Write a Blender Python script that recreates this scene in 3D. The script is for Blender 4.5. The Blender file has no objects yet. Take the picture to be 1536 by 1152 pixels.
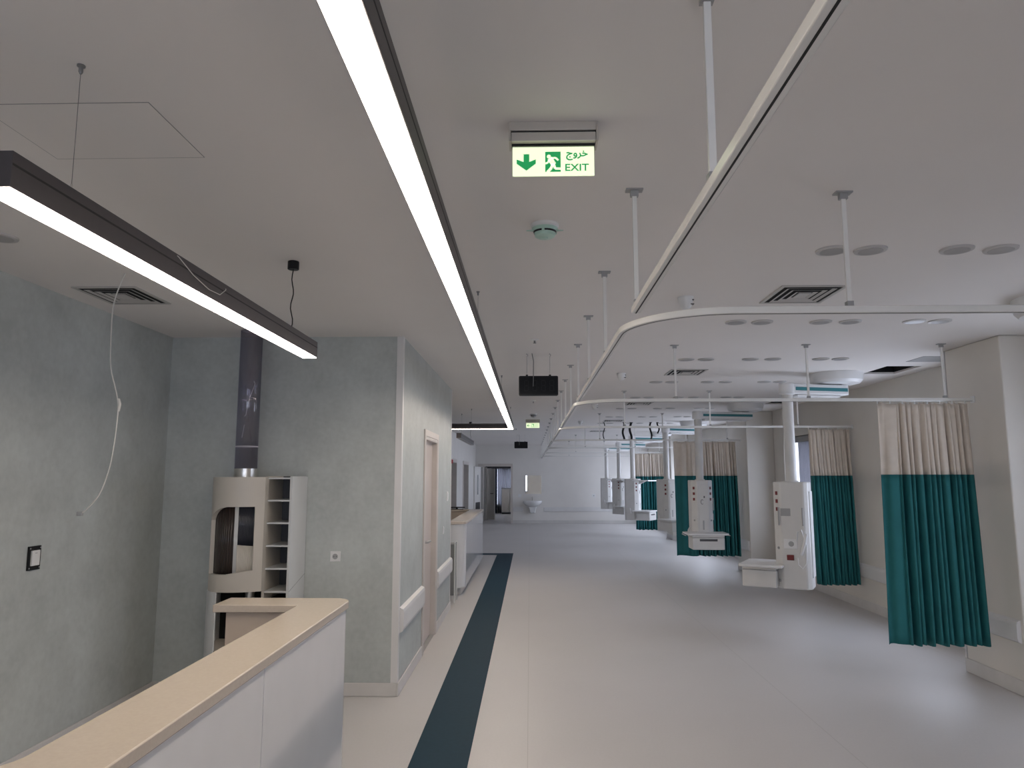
import bpy, math, random
from mathutils import Vector, Matrix
random.seed(7)
R = math.radians
scene = bpy.context.scene
COL = scene.collection

# ------------------------------------------------------------------ camera
F_PX = 1080.0
PITCH, YAW = R(7.308), R(1.42)
cam_d = bpy.data.cameras.new('camera')
cam_d.sensor_fit = 'HORIZONTAL'
cam_d.sensor_width = 36.0
cam_d.lens = 36.0 * F_PX / 1536.0
cam_d.clip_start = 0.05
cam_d.clip_end = 200
cam = bpy.data.objects.new('camera', cam_d)
COL.objects.link(cam)
cam.location = (0, 0, 1.70)
cam.rotation_euler = (R(90) + PITCH, 0, YAW)
scene.camera = cam

# ------------------------------------------------------------------ world (overcast daylight outside the windows)
w = bpy.data.worlds.new('overcast_sky')
scene.world = w
w.use_nodes = True
wn = w.node_tree
wn.nodes['Background'].inputs[0].default_value = (0.77, 0.815, 1.0, 1)
wn.nodes['Background'].inputs[1].default_value = 13.6

# ------------------------------------------------------------------ colour management
vs = scene.view_settings
vs.view_transform = 'Standard'
vs.look = 'None'
vs.gamma = 1
vs.use_curve_mapping = False
vs.exposure = -1.25

LAMP = 60.0          # linear lamp diffuser radiance

# ------------------------------------------------------------------ dimensions
H = 2.85
XR = 4.32           # right wall
XP = 3.84           # face of the right piers
XL = -2.98          # left wall
XB = -1.045         # side of the boxed-in room on the left
YA, YB = 5.85, 9.58  # its front and far end
YF = 26.6           # far wall
YN = -5.0           # wall behind the camera
TR = [2.85, 6.30, 9.75, 13.25, 16.75, 20.2, 23.7]
ZT = 2.36           # curtain tracks
WIN = [(4.1, 5.3), (6.85, 8.75), (10.1, 12.4), (13.95, 16.4), (17.25, 19.7), (20.9, 23.4), (24.0, 26.4)]
WZ0, WZ1 = .75, 2.35

ADDED_RWIN = [(-2.6, -.2), (.9, 2.9)]     # unseen wide windows added behind the camera to raise the ambient light
RZ0, RZ1 = .5, 2.5
for x0, x1 in ADDED_RWIN:
    L = bpy.data.lights.new('window_portal', 'AREA')
    L.shape = 'RECTANGLE'
    L.size, L.size_y = x1 - x0, RZ1 - RZ0
    L.cycles.is_portal = True
    o = bpy.data.objects.new('window_portal', L)
    COL.objects.link(o)
    o.location = ((x0 + x1) / 2, YN - .2, (RZ0 + RZ1) / 2)
    o.rotation_euler = (R(90), 0, 0)
for y0, y1 in WIN:
    L = bpy.data.lights.new('window_portal', 'AREA')
    L.shape = 'RECTANGLE'
    L.size = WZ1 - WZ0
    L.size_y = y1 - y0
    L.cycles.is_portal = True
    o = bpy.data.objects.new('window_portal', L)
    COL.objects.link(o)
    o.location = (XR + .3, (y0 + y1) / 2, (WZ0 + WZ1) / 2)
    o.rotation_euler = (0, R(90), 0)

# ------------------------------------------------------------------ materials
def lin(c):
    return tuple((v / 255 / 12.92) if v / 255 <= .04045 else ((v / 255 + .055) / 1.055) ** 2.4 for v in c)

def mat(name, c, rough=.5, metal=0, var=.04, scale=6, bump=0, bscale=60, coat=0, spec=.5, emit=None, estr=0, detail=3):
    m = bpy.data.materials.new(name)
    m.use_nodes = True
    nt = m.node_tree
    b = nt.nodes['Principled BSDF']
    b.inputs['Roughness'].default_value = rough
    b.inputs['Metallic'].default_value = metal
    b.inputs['Specular IOR Level'].default_value = spec
    b.inputs['Coat Weight'].default_value = coat
    b.inputs['Coat Roughness'].default_value = .05
    tc = nt.nodes.new('ShaderNodeTexCoord')
    n = nt.nodes.new('ShaderNodeTexNoise')
    n.inputs['Scale'].default_value = scale
    n.inputs['Detail'].default_value = detail
    nt.links.new(tc.outputs['Object'], n.inputs['Vector'])
    r = nt.nodes.new('ShaderNodeValToRGB')
    r.color_ramp.elements[0].position = .3
    r.color_ramp.elements[1].position = .7
    r.color_ramp.elements[0].color = tuple(v * (1 - var) for v in c) + (1,)
    r.color_ramp.elements[1].color = tuple(min(1, v * (1 + var)) for v in c) + (1,)
    nt.links.new(n.outputs['Fac'], r.inputs['Fac'])
    nt.links.new(r.outputs['Color'], b.inputs['Base Color'])
    if bump:
        n2 = nt.nodes.new('ShaderNodeTexNoise')
        n2.inputs['Scale'].default_value = bscale
        n2.inputs['Detail'].default_value = 4
        nt.links.new(tc.outputs['Object'], n2.inputs['Vector'])
        bp = nt.nodes.new('ShaderNodeBump')
        bp.inputs['Strength'].default_value = bump
        bp.inputs['Distance'].default_value = .004
        nt.links.new(n2.outputs['Fac'], bp.inputs['Height'])
        nt.links.new(bp.outputs['Normal'], b.inputs['Normal'])
    if emit:
        b.inputs['Emission Color'].default_value = tuple(emit) + (1,)
        b.inputs['Emission Strength'].default_value = estr
    return m

def clear_mat(name, tint, fac, rough=.03):
    """thin sheet of clear plastic or glass: mostly see-through, a little gloss"""
    m = bpy.data.materials.new(name)
    m.use_nodes = True
    nt = m.node_tree
    nt.nodes.clear()
    out = nt.nodes.new('ShaderNodeOutputMaterial')
    mx = nt.nodes.new('ShaderNodeMixShader')
    t = nt.nodes.new('ShaderNodeBsdfTransparent')
    g = nt.nodes.new('ShaderNodeBsdfGlossy')
    t.inputs[0].default_value = tint + (1,)
    g.inputs['Roughness'].default_value = rough
    mx.inputs[0].default_value = fac
    nt.links.new(t.outputs[0], mx.inputs[1])
    nt.links.new(g.outputs[0], mx.inputs[2])
    nt.links.new(mx.outputs[0], out.inputs[0])
    return m

M = {}
M['ceil'] = mat('ceiling_paint', (.76, .73, .705), .9, var=.015, scale=1.2)
M['wall'] = mat('cream_wall_vinyl', (.71, .675, .62), .6, var=.03, scale=2, bump=.08, bscale=180)
M['farwall'] = mat('white_wall_vinyl', (.76, .735, .70), .55, var=.03, scale=1.5, bump=.05, bscale=120)
M['base'] = mat('white_cove_base', (.62, .60, .58), .45)
M['white'] = mat('white_plastic', (.74, .74, .73), .3, var=.02)
M['bumper'] = mat('white_bumper_vinyl', (.70, .69, .68), .42, var=.02)
M['track'] = mat('white_powder_coat', (.80, .79, .76), .22, var=.02)
M['pend'] = mat('pendant_enamel', (.66, .65, .63), .35, var=.03)
M['pend_w'] = mat('pendant_white_enamel', (.78, .78, .78), .3, var=.02)
M['teal_strip'] = mat('teal_strip', (.05, .22, .25), .35)
M['red'] = mat('red_socket', (.16, .015, .015), .35)
M['grey'] = mat('grey_plastic', (.28, .28, .28), .45)
M['dgrey'] = mat('dark_grey_plastic', (.06, .06, .065), .45)
M['black'] = mat('black_plastic', (.008, .008, .009), .4, spec=.3)
M['void'] = mat('black_void', (.006, .006, .006), .9)
M['bracket'] = mat('grey_steel_bracket', (.36, .36, .36), .45, metal=.3)
M['steel'] = mat('brushed_steel', (.62, .60, .57), .28, metal=1, var=.06, scale=20)
M['alu'] = mat('anodised_aluminium', (.52, .48, .43), .4, metal=.15)
M['lampbody'] = mat('anthracite_profile', (.072, .063, .066), .42, metal=.2, var=.05, scale=30)
M['lampslot'] = mat('black_profile_slot', (.008, .008, .008), .6)
M['lamp'] = mat('lit_diffuser', (.9, .9, .88), .5, emit=(1.0, .875, .755), estr=LAMP)
M['lampoff'] = mat('unlit_diffuser', (.42, .41, .40), .5)
M['worktop'] = mat('beige_solid_surface', (.51, .445, .375), .22, var=.03, scale=90, detail=5)
M['panel'] = mat('glossy_white_laminate', (.70, .70, .71), .13, var=.015, coat=.4)
M['inner'] = mat('beige_laminate', (.52, .44, .37), .4)
M['doorskin'] = mat('pale_beige_laminate', (.56, .49, .45), .35, var=.03, scale=3)
M['frame'] = mat('beige_door_frame', (.60, .55, .51), .35)
M['station'] = mat('warm_grey_lacquer', (.52, .485, .43), .38, var=.02)
M['station_l'] = mat('light_grey_lacquer', (.60, .61, .61), .35, var=.02)
M['station_d'] = mat('dark_brown_glass', (.035, .025, .022), .18)
M['station_b'] = mat('dark_blue_screen', (.03, .032, .042), .12)
M['cream'] = mat('cream_curtain_mesh', (.68, .60, .51), .85, var=.04, scale=14, bump=.15, bscale=400)
M['teal'] = mat('teal_curtain_cloth', (.019, .140, .146), .75, var=.08, scale=5, bump=.15, bscale=400, spec=.3)
M['stripe'] = mat('dark_blue_floor_vinyl', (.014, .042, .064), .6, var=.06, scale=30, spec=.12)
M['ceramic'] = mat('white_ceramic', (.78, .78, .78), .12, coat=.5)
M['mirror'] = mat('mirror_glass', (.85, .86, .86), .01, metal=1, var=0)
M['sign'] = mat('lit_sign_panel', (.8, .85, .7), .4, emit=(.80, .90, .56), estr=2.35)
M['green'] = mat('green_backlit_print', (.012, .22, .07), .5, emit=(.012, .30, .08), estr=1.9)
M['signwhite'] = mat('lit_sign_white', (.8, .85, .7), .4, emit=(.80, .90, .56), estr=2.35)
M['mint'] = mat('pale_green_dust_cap', (.42, .60, .52), .3)
M['seg'] = mat('unlit_segment', (.016, .016, .017), .4, spec=.2)
M['screen'] = mat('black_screen', (.005, .005, .006), .3, spec=.2)
M['redalarm'] = mat('red_alarm', (.42, .02, .02), .3)
M['cablew'] = mat('white_cable', (.62, .61, .58), .5)
M['wirec'] = mat('steel_wire', (.22, .22, .22), .4, metal=.6)
M['glass'] = clear_mat('window_glass', (.95, .97, .97), .08)
M['tube'] = clear_mat('smoky_tube', (.80, .79, .845), .09, .10)
M['ventm'] = mat('grey_vent_aluminium', (.47, .46, .44), .4)
M['dlring'] = mat('satin_grey_ring', (.50, .485, .47), .4)
M['dllens'] = mat('frosted_unlit_lens', (.36, .35, .345), .35)
def sheer_mat():
    m = mat('white_sheer', (.42, .42, .44), .9)
    nt = m.node_tree
    out = nt.nodes['Material Output']
    mx = nt.nodes.new('ShaderNodeMixShader')
    tr = nt.nodes.new('ShaderNodeBsdfTranslucent')
    tr.inputs[0].default_value = (.42, .42, .45, 1)
    mx.inputs[0].default_value = .6
    nt.links.new(nt.nodes['Principled BSDF'].outputs[0], mx.inputs[1])
    nt.links.new(tr.outputs[0], mx.inputs[2])
    nt.links.new(mx.outputs[0], out.inputs[0])
    return m
M['sheer'] = sheer_mat()
M['purple'] = mat('dark_blue_curtain', (.12, .13, .19), .9)

def wallpaper(name, base):
    m = bpy.data.materials.new(name)
    m.use_nodes = True
    nt = m.node_tree
    b = nt.nodes['Principled BSDF']
    b.inputs['Roughness'].default_value = .48
    b.inputs['Specular IOR Level'].default_value = .4
    tc = nt.nodes.new('ShaderNodeTexCoord')
    n1 = nt.nodes.new('ShaderNodeTexNoise')
    n1.inputs['Scale'].default_value = 2.4
    n1.inputs['Detail'].default_value = 6
    n1.inputs['Roughness'].default_value = .62
    n2 = nt.nodes.new('ShaderNodeTexNoise')
    n2.inputs['Scale'].default_value = 26
    n2.inputs['Detail'].default_value = 5
    for n in (n1, n2):
        nt.links.new(tc.outputs['Object'], n.inputs['Vector'])
    mx = nt.nodes.new('ShaderNodeMath')
    mx.operation = 'MULTIPLY_ADD'
    mx.inputs[1].default_value = .3
    nt.links.new(n2.outputs['Fac'], mx.inputs[0])
    sc = nt.nodes.new('ShaderNodeMath')
    sc.operation = 'MULTIPLY'
    sc.inputs[1].default_value = .7
    nt.links.new(n1.outputs['Fac'], sc.inputs[0])
    nt.links.new(sc.outputs[0], mx.inputs[2])
    r = nt.nodes.new('ShaderNodeValToRGB')
    r.color_ramp.elements[0].position = .34
    r.color_ramp.elements[1].position = .66
    r.color_ramp.elements[0].color = tuple(v * .86 for v in base) + (1,)
    r.color_ramp.elements[1].color = tuple(v * 1.12 for v in base) + (1,)
    nt.links.new(mx.outputs[0], r.inputs['Fac'])
    nt.links.new(r.outputs['Color'], b.inputs['Base Color'])
    bp = nt.nodes.new('ShaderNodeBump')
    bp.inputs['Strength'].default_value = .12
    bp.inputs['Distance'].default_value = .004
    nt.links.new(n2.outputs['Fac'], bp.inputs['Height'])
    nt.links.new(bp.outputs['Normal'], b.inputs['Normal'])
    return m
M['sage'] = wallpaper('sage_wallpaper', (.465, .495, .48))

def floor_mat():
    m = bpy.data.materials.new('pale_vinyl_floor')
    m.use_nodes = True
    nt = m.node_tree
    b = nt.nodes['Principled BSDF']
    b.inputs['Roughness'].default_value = .42
    b.inputs['Specular IOR Level'].default_value = .45
    tc = nt.nodes.new('ShaderNodeTexCoord')
    n = nt.nodes.new('ShaderNodeTexNoise')
    n.inputs['Scale'].default_value = 60
    n.inputs['Detail'].default_value = 4
    n3 = nt.nodes.new('ShaderNodeTexNoise')
    n3.inputs['Scale'].default_value = .9
    n3.inputs['Detail'].default_value = 3
    for q in (n, n3):
        nt.links.new(tc.outputs['Object'], q.inputs['Vector'])
    mul = nt.nodes.new('ShaderNodeMath')
    mul.operation = 'ADD'
    nt.links.new(n.outputs['Fac'], mul.inputs[0])
    nt.links.new(n3.outputs['Fac'], mul.inputs[1])
    r = nt.nodes.new('ShaderNodeValToRGB')
    r.color_ramp.elements[0].position = .35
    r.color_ramp.elements[1].position = 1.0
    r.color_ramp.elements[0].color = (.53, .51, .50, 1)
    r.color_ramp.elements[1].color = (.585, .565, .555, 1)
    half = nt.nodes.new('ShaderNodeMath')
    half.operation = 'MULTIPLY'
    half.inputs[1].default_value = .67
    nt.links.new(mul.outputs[0], half.inputs[0])
    nt.links.new(half.outputs[0], r.inputs['Fac'])
    # weld seams between the vinyl sheets, every two metres across
    sp = nt.nodes.new('ShaderNodeSeparateXYZ')
    nt.links.new(tc.outputs['Object'], sp.inputs[0])
    def math_(op, a, v):
        q = nt.nodes.new('ShaderNodeMath')
        q.operation = op
        nt.links.new(a, q.inputs[0])
        if v is not None:
            q.inputs[1].default_value = v
        return q.outputs[0]
    x = math_('ADD', sp.outputs['X'], -.98 + 20)
    x = math_('MODULO', x, 2.0)
    x = math_('SUBTRACT', x, 1.0)
    x = math_('ABSOLUTE', x, None)
    x = math_('LESS_THAN', x, .0022)
    mix = nt.nodes.new('ShaderNodeMix')
    mix.data_type = 'RGBA'
    nt.links.new(x, mix.inputs['Factor'])
    nt.links.new(r.outputs['Color'], mix.inputs['A'])
    mix.inputs['B'].default_value = (.44, .425, .41, 1)
    nt.links.new(mix.outputs['Result'], b.inputs['Base Color'])
    return m
M['floor'] = floor_mat()

# ------------------------------------------------------------------ mesh helpers
class MB:
    def __init__(s, off=(0, 0, 0)):
        s.v, s.f, s.mi, s.off, s.cur = [], [], [], Vector(off), 0
    def add(s, vs_, fs):
        n = len(s.v)
        s.v += [tuple(Vector(p) - s.off) for p in vs_]
        s.f += [tuple(i + n for i in f) for f in fs]
        s.mi += [s.cur] * len(fs)
        return s
    def box(s, x0, x1, y0, y1, z0, z1):
        x0, x1 = min(x0, x1), max(x0, x1)
        y0, y1 = min(y0, y1), max(y0, y1)
        z0, z1 = min(z0, z1), max(z0, z1)
        return s.add([(x0, y0, z0), (x1, y0, z0), (x1, y1, z0), (x0, y1, z0), (x0, y0, z1), (x1, y0, z1), (x1, y1, z1), (x0, y1, z1)],
                     [(0, 3, 2, 1), (4, 5, 6, 7), (0, 1, 5, 4), (1, 2, 6, 5), (2, 3, 7, 6), (3, 0, 4, 7)])
    def prism(s, poly, z0, z1, axis='z'):
        """poly: counter-clockwise list; axis z: (x,y); axis y: (x,z) extruded along y; axis x: (y,z)"""
        n = len(poly)
        def P(a, b, c):
            return (a, b, c) if axis == 'z' else ((a, c, b) if axis == 'y' else (c, a, b))
        vs_ = [P(a, b, z0) for a, b in poly] + [P(a, b, z1) for a, b in poly]
        fs = [tuple(range(n))[::-1], tuple(range(n, 2 * n))] + [(i, (i + 1) % n, n + (i + 1) % n, n + i) for i in range(n)]
        if axis == 'y':
            fs = [f[::-1] for f in fs]
        return s.add(vs_, fs)
    def lathe(s, cx, cy, prof, n=24, cap=True):
        """prof: (radius, z) from bottom to top"""
        vs_, fs = [], []
        for r, z in prof:
            for i in range(n):
                a = 2 * math.pi * i / n
                vs_.append((cx + r * math.cos(a), cy + r * math.sin(a), z))
        for k in range(len(prof) - 1):
            for i in range(n):
                j = (i + 1) % n
                fs.append((k * n + i, k * n + j, (k + 1) * n + j, (k + 1) * n + i))
        if cap:
            fs.append(tuple(range(n))[::-1])
            fs.append(tuple(range((len(prof) - 1) * n, len(prof) * n)))
        return s.add(vs_, fs)
    def tube(s, pts, rad, n=8):
        pts = [Vector(p) for p in pts]
        vs_, fs = [], []
        prev = None
        for i, p in enumerate(pts):
            d = (pts[min(i + 1, len(pts) - 1)] - pts[max(i - 1, 0)]).normalized()
            ref = Vector((0, 0, 1)) if abs(d.z) < .9 else Vector((1, 0, 0))
            u = d.cross(ref).normalized() if prev is None else (prev - d * prev.dot(d)).normalized()
            prev = u
            v = d.cross(u)
            r = rad[i] if isinstance(rad, (list, tuple)) else rad
            for k in range(n):
                a = 2 * math.pi * k / n
                vs_.append(p + u * (r * math.cos(a)) + v * (r * math.sin(a)))
        m = len(pts)
        for i in range(m - 1):
            for k in range(n):
                j = (k + 1) % n
                fs.append((i * n + k, i * n + j, (i + 1) * n + j, (i + 1) * n + k))
        fs.append(tuple(range(n))[::-1])
        fs.append(tuple(range((m - 1) * n, m * n)))
        return s.add(vs_, fs)
    def sweep_flat(s, path, w_, z0, z1):
        """rectangular bar following a horizontal path (x,y)"""
        pts = [Vector((a, b)) for a, b in path]
        vs_, fs = [], []
        for i, p in enumerate(pts):
            d = (pts[min(i + 1, len(pts) - 1)] - pts[max(i - 1, 0)]).normalized()
            nrm = Vector((-d.y, d.x)) * w_ / 2
            a, b = p + nrm, p - nrm
            vs_ += [(a.x, a.y, z0), (b.x, b.y, z0), (b.x, b.y, z1), (a.x, a.y, z1)]
        m = len(pts)
        for i in range(m - 1):
            for k in range(4):
                j = (k + 1) % 4
                fs.append((i * 4 + k, (i + 1) * 4 + k, (i + 1) * 4 + j, i * 4 + j))
        fs.append((0, 1, 2, 3))
        fs.append((m * 4 - 1, m * 4 - 2, m * 4 - 3, m * 4 - 4))
        return s.add(vs_, fs)
    def build(s, name, m, parent=None, smooth=0, bevel=0, seg=2, solid=0, loc=None):
        me = bpy.data.meshes.new(name)
        me.from_pydata(s.v, [], s.f)
        for q in (m if isinstance(m, (list, tuple)) else [m]):
            me.materials.append(q if not isinstance(q, str) else M[q])
        if any(s.mi):
            me.polygons.foreach_set('material_index', s.mi)
        me.update()
        if smooth:
            me.polygons.foreach_set('use_smooth', [True] * len(me.polygons))
            me.set_sharp_from_angle(angle=R(smooth))
        o = bpy.data.objects.new(name, me)
        COL.objects.link(o)
        if parent:
            o.parent = parent
        elif s.off.length:
            o.location = s.off
        if loc:
            o.location = loc
        if solid:
            md = o.modifiers.new('thickness', 'SOLIDIFY')
            md.thickness = solid
            md.offset = 0
        if bevel:
            md = o.modifiers.new('bevel', 'BEVEL')
            md.width = bevel
            md.segments = seg
            md.limit_method = 'ANGLE'
            md.angle_limit = R(40)
        return o

def tag(o, label, cat, group=None):
    o['label'] = label
    o['category'] = cat
    if group:
        o['group'] = group
    return o

def thing(name, label, cat, loc=(0, 0, 0), rz=0, group=None):
    o = bpy.data.objects.new(name, None)
    o.empty_display_size = .05
    COL.objects.link(o)
    o.location = loc
    o.rotation_euler = (0, 0, rz)
    return tag(o, label, cat, group)

def struct(o):
    o['kind'] = 'structure'
    return o

def dup(root, loc, rz, label, group=None):
    r_ = root.copy()
    COL.objects.link(r_)
    r_.location = loc
    r_.rotation_euler = (0, 0, rz)
    r_['label'] = label
    if group:
        r_['group'] = group
    for ch in list(root.children):
        c = ch.copy()
        COL.objects.link(c)
        c.parent = r_
        for g in list(ch.children):
            d = g.copy()
            COL.objects.link(d)
            d.parent = c
    return r_

def sheet_with_holes(mb, u0, u1, v0, v1, holes, P):
    """rectangular sheet with rectangular holes; P(u,v)->xyz for one face"""
    us = sorted({u0, u1} | {h for a in holes for h in a[:2] if u0 < h < u1})
    vs_ = sorted({v0, v1} | {h for a in holes for h in a[2:] if v0 < h < v1})
    for i in range(len(us) - 1):
        for j in range(len(vs_) - 1):
            cu, cv = (us[i] + us[i + 1]) / 2, (vs_[j] + vs_[j + 1]) / 2
            if any(a[0] < cu < a[1] and a[2] < cv < a[3] for a in holes):
                continue
            mb.add([P(us[i], vs_[j]), P(us[i + 1], vs_[j]), P(us[i + 1], vs_[j + 1]), P(us[i], vs_[j + 1])], [(0, 1, 2, 3)])

def slab_with_holes(mb, u0, u1, v0, v1, holes, box):
    """solid slab cut into boxes round rectangular holes"""
    us = sorted({u0, u1} | {h for a in holes for h in a[:2] if u0 < h < u1})
    for i in range(len(us) - 1):
        cu = (us[i] + us[i + 1]) / 2
        cuts = sorted([(a[2], a[3]) for a in holes if a[0] < cu < a[1]])
        v = v0
        for a, b in cuts:
            if a > v:
                box(us[i], us[i + 1], v, a)
            v = b
        if v < v1:
            box(us[i], us[i + 1], v, v1)

def arc(cx, cy, r, a0, a1, n):
    return [(cx + r * math.cos(R(a0 + (a1 - a0) * i / n)), cy + r * math.sin(R(a0 + (a1 - a0) * i / n))) for i in range(n + 1)]

# ================================================================== THE SETTING
YC = 34.0     # end of the corridor behind the far door
fl = MB().box(XL - .2, XR + .4, YN - .1, YC + .2, -.12, 0).build('floor', 'floor')
struct(fl)

hatches = [(3.76, 4.12, t + 1.29, t + 1.87) for t in TR[1:6]]
mb = MB()
slab_with_holes(mb, XL - .2, XR + .4, YN - .1, YC + .2, hatches, lambda a, b, c, d: mb.box(a, b, c, d, H, H + .02))
struct(mb.build('ceiling', 'ceil'))

struct(MB().box(XL - .15, XL, YN, 16.0, 0, H).build('wall_left', 'sage'))
struct(MB().box(XL, XB - .12, YA, YA + .12, 0, H).build('wall_alcove', 'sage'))
# side wall of the boxed room with its door opening
DY0, DY1, DZ = 7.16, 8.08, 2.10
mb = MB()
slab_with_holes(mb, YA, YB, 0, H, [(DY0, DY1, 0, DZ)], lambda a, b, c, d: mb.box(XB - .12, XB, a, b, c, d))
struct(mb.build('wall_side', 'sage'))
struct(MB().box(XL, XB - .12, YB - .12, YB, 0, H).build('wall_station', 'sage'))
# far part of the left wall, nearer to the aisle, with two door openings
XL2 = -2.0
D2 = [(17.9, 19.6, 0, 2.1), (21.6, 23.4, 0, 2.1)]
mb = MB()
slab_with_holes(mb, 16.0, YF, 0, H, D2, lambda a, b, c, d: mb.box(XL2 - .15, XL2, a, b, c, d))
mb.box(XL - .15, XL2 - .15, 16.0, 16.15, 0, H)
struct(mb.build('wall_left_far', 'farwall'))
# far wall with double door opening
FD = (-1.80, -.70, 0, 2.06)
mb = MB()
slab_with_holes(mb, XL2 - .15, XR + .3, 0, H, [FD], lambda a, b, c, d: mb.box(a, b, YF, YF + .15, c, d))
struct(mb.build('wall_far', 'farwall'))
mb = MB()
slab_with_holes(mb, XL - .15, XR + .3, 0, H, [(a, b, RZ0, RZ1) for a, b in ADDED_RWIN], lambda a, b, c, d: mb.box(a, b, YN - .12, YN, c, d))
struct(mb.build('wall_rear', 'wall'))
# right wall with windows
mb = MB()
slab_with_holes(mb, YN, YF, 0, H, [(a, b, WZ0, WZ1) for a, b in WIN], lambda a, b, c, d: mb.box(XR, XR + .26, a, b, c, d))
struct(mb.build('wall_right', 'wall'))
PIERS = [(-1.05, -.25), (5.90, 6.68), (12.90, 13.68), (19.85, 20.63)]
for i, (a, b) in enumerate(PIERS):
    struct(MB().box(XP, XR, a, b, 0, H).build('wall_pier_%d' % (i + 1), 'wall', bevel=.012))
# corridor behind the far door
struct(MB().box(-2.35, -2.2, YF + .15, YC, 0, H).build('wall_corridor_left', 'farwall'))
mb = MB()
slab_with_holes(mb, YF + .15, YC, 0, H, [(29.8, 32.4, .8, 2.3)], lambda a, b, c, d: mb.box(.25, .4, a, b, c, d))  # opening for an unseen side window, added to brighten the corridor
struct(mb.build('wall_corridor_right', 'farwall'))
L = bpy.data.lights.new('window_portal', 'AREA')
L.shape = 'RECTANGLE'
L.size, L.size_y = 1.5, 2.6
L.cycles.is_portal = True
o = bpy.data.objects.new('window_portal', L)
COL.objects.link(o)
o.location = (.45, 31.1, 1.55)
o.rotation_euler = (0, R(90), 0)
mb = MB()
mb.box(.30, .36, 29.8, 32.4, .8, .85).box(.30, .36, 29.8, 32.4, 2.25, 2.3)
for yy in (29.8, 31.075, 32.35):
    mb.box(.30, .36, yy, yy + .05, .85, 2.25)
wo = struct(mb.build('window_20', 'white'))  # added for its light on the cabinets and door leaf, out of view
for a, b in ((29.85, 31.075), (31.125, 32.35)):
    MB().box(.325, .331, a, b, .85, 2.25).build('pane', 'glass', wo)
CW = (-1.58, -.75, .35, 2.08)
mb = MB()
slab_with_holes(mb, -2.35, .4, 0, H, [CW], lambda a, b, c, d: mb.box(a, b, YC, YC + .15, c, d))
struct(mb.build('wall_corridor_end', 'farwall'))
L = bpy.data.lights.new('window_portal', 'AREA')
L.shape = 'RECTANGLE'
L.size, L.size_y = CW[1] - CW[0], CW[3] - CW[2]
L.cycles.is_portal = True
o = bpy.data.objects.new('window_portal', L)
COL.objects.link(o)
o.location = ((CW[0] + CW[1]) / 2, YC + .2, (CW[2] + CW[3]) / 2)
o.rotation_euler = (R(-90), 0, 0)

# rooms behind the two left openings: shallow dark recess so the wall stays closed
for (a, b, c, d) in D2:
    struct(MB().box(XL2 - 1.2, XL2 - 1.15, a - .3, b + .3, 0, H).box(XL2 - 1.15, XL2 - .15, a - .35, a - .3, 0, H).box(XL2 - 1.15, XL2 - .15, b + .3, b + .35, 0, H).build('wall_side_room', 'farwall'))

# floor stripe running along the stations and turning left
struct(MB().prism([(-.725, YN), (-.375, YN), (-.375, 16.37), (-1.99, 16.37), (-1.99, 16.02), (-.725, 16.02)], .0, .003).build('floor_stripe', 'stripe'))

# ---- windows
for i, (y0, y1) in enumerate(WIN):
    fr = MB()
    x0, x1 = XR + .14, XR + .20
    fw = .055
    fr.box(x0, x1, y0, y1, WZ0, WZ0 + fw).box(x0, x1, y0, y1, WZ1 - fw, WZ1)
    for yy in (y0, y1 - fw, (y0 + y1) / 2 - fw / 2):
        fr.box(x0, x1, yy, yy + fw, WZ0 + fw, WZ1 - fw)
    wo = struct(fr.build('window_%d' % (i + 1), 'white', bevel=.004))
    MB().box(x0 + .025, x0 + .031, y0 + fw, (y0 + y1) / 2 - fw / 2, WZ0 + fw, WZ1 - fw).build('pane', 'glass', wo)
    MB().box(x0 + .025, x0 + .031, (y0 + y1) / 2 + fw / 2, y1 - fw, WZ0 + fw, WZ1 - fw).build('pane', 'glass', wo)
    MB().box(XR - .03, XR + .13, y0 - .03, y1 + .03, WZ0 - .03, WZ0).build('window_sill', 'white', wo, bevel=.006)
    MB().box(XR + .03, XR + .12, y0 + .01, y1 - .01, WZ1 - .10, WZ1 - .005).build('blind_cassette', 'grey', wo, bevel=.01)
wo = MB()
wo.box(CW[0], CW[1], YC + .05, YC + .1, CW[2], CW[2] + .05).box(CW[0], CW[1], YC + .05, YC + .1, CW[3] - .05, CW[3])
for xx in (CW[0], CW[1] - .05, (CW[0] + CW[1]) / 2 - .025):
    wo.box(xx, xx + .05, YC + .05, YC + .1, CW[2] + .05, CW[3] - .05)
wo = struct(wo.build('window_%d' % (len(WIN) + 1), 'white'))
for a, b in ((CW[0] + .05, (CW[0] + CW[1]) / 2 - .025), ((CW[0] + CW[1]) / 2 + .025, CW[1] - .05)):
    MB().box(a, b, YC + .07, YC + .076, CW[2] + .05, CW[3] - .05).build('pane', 'glass', wo)

for i, (x0, x1) in enumerate(ADDED_RWIN):  # frames and panes of the added rear windows, out of view
    fr = MB()
    ya_, yb_ = YN - .10, YN - .05
    fr.box(x0, x1, ya_, yb_, RZ0, RZ0 + .05).box(x0, x1, ya_, yb_, RZ1 - .05, RZ1)
    n_ = 3
    xs_ = [x0 + (x1 - x0 - .05) * k / n_ for k in range(n_ + 1)]
    for xx in xs_:
        fr.box(xx, xx + .05, ya_, yb_, RZ0 + .05, RZ1 - .05)
    wo = struct(fr.build('window_%d' % (len(WIN) + 2 + i), 'white'))
    for k in range(n_):
        MB().box(xs_[k] + .05, xs_[k + 1], ya_ + .02, ya_ + .026, RZ0 + .05, RZ1 - .05).build('pane', 'glass', wo)

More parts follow.
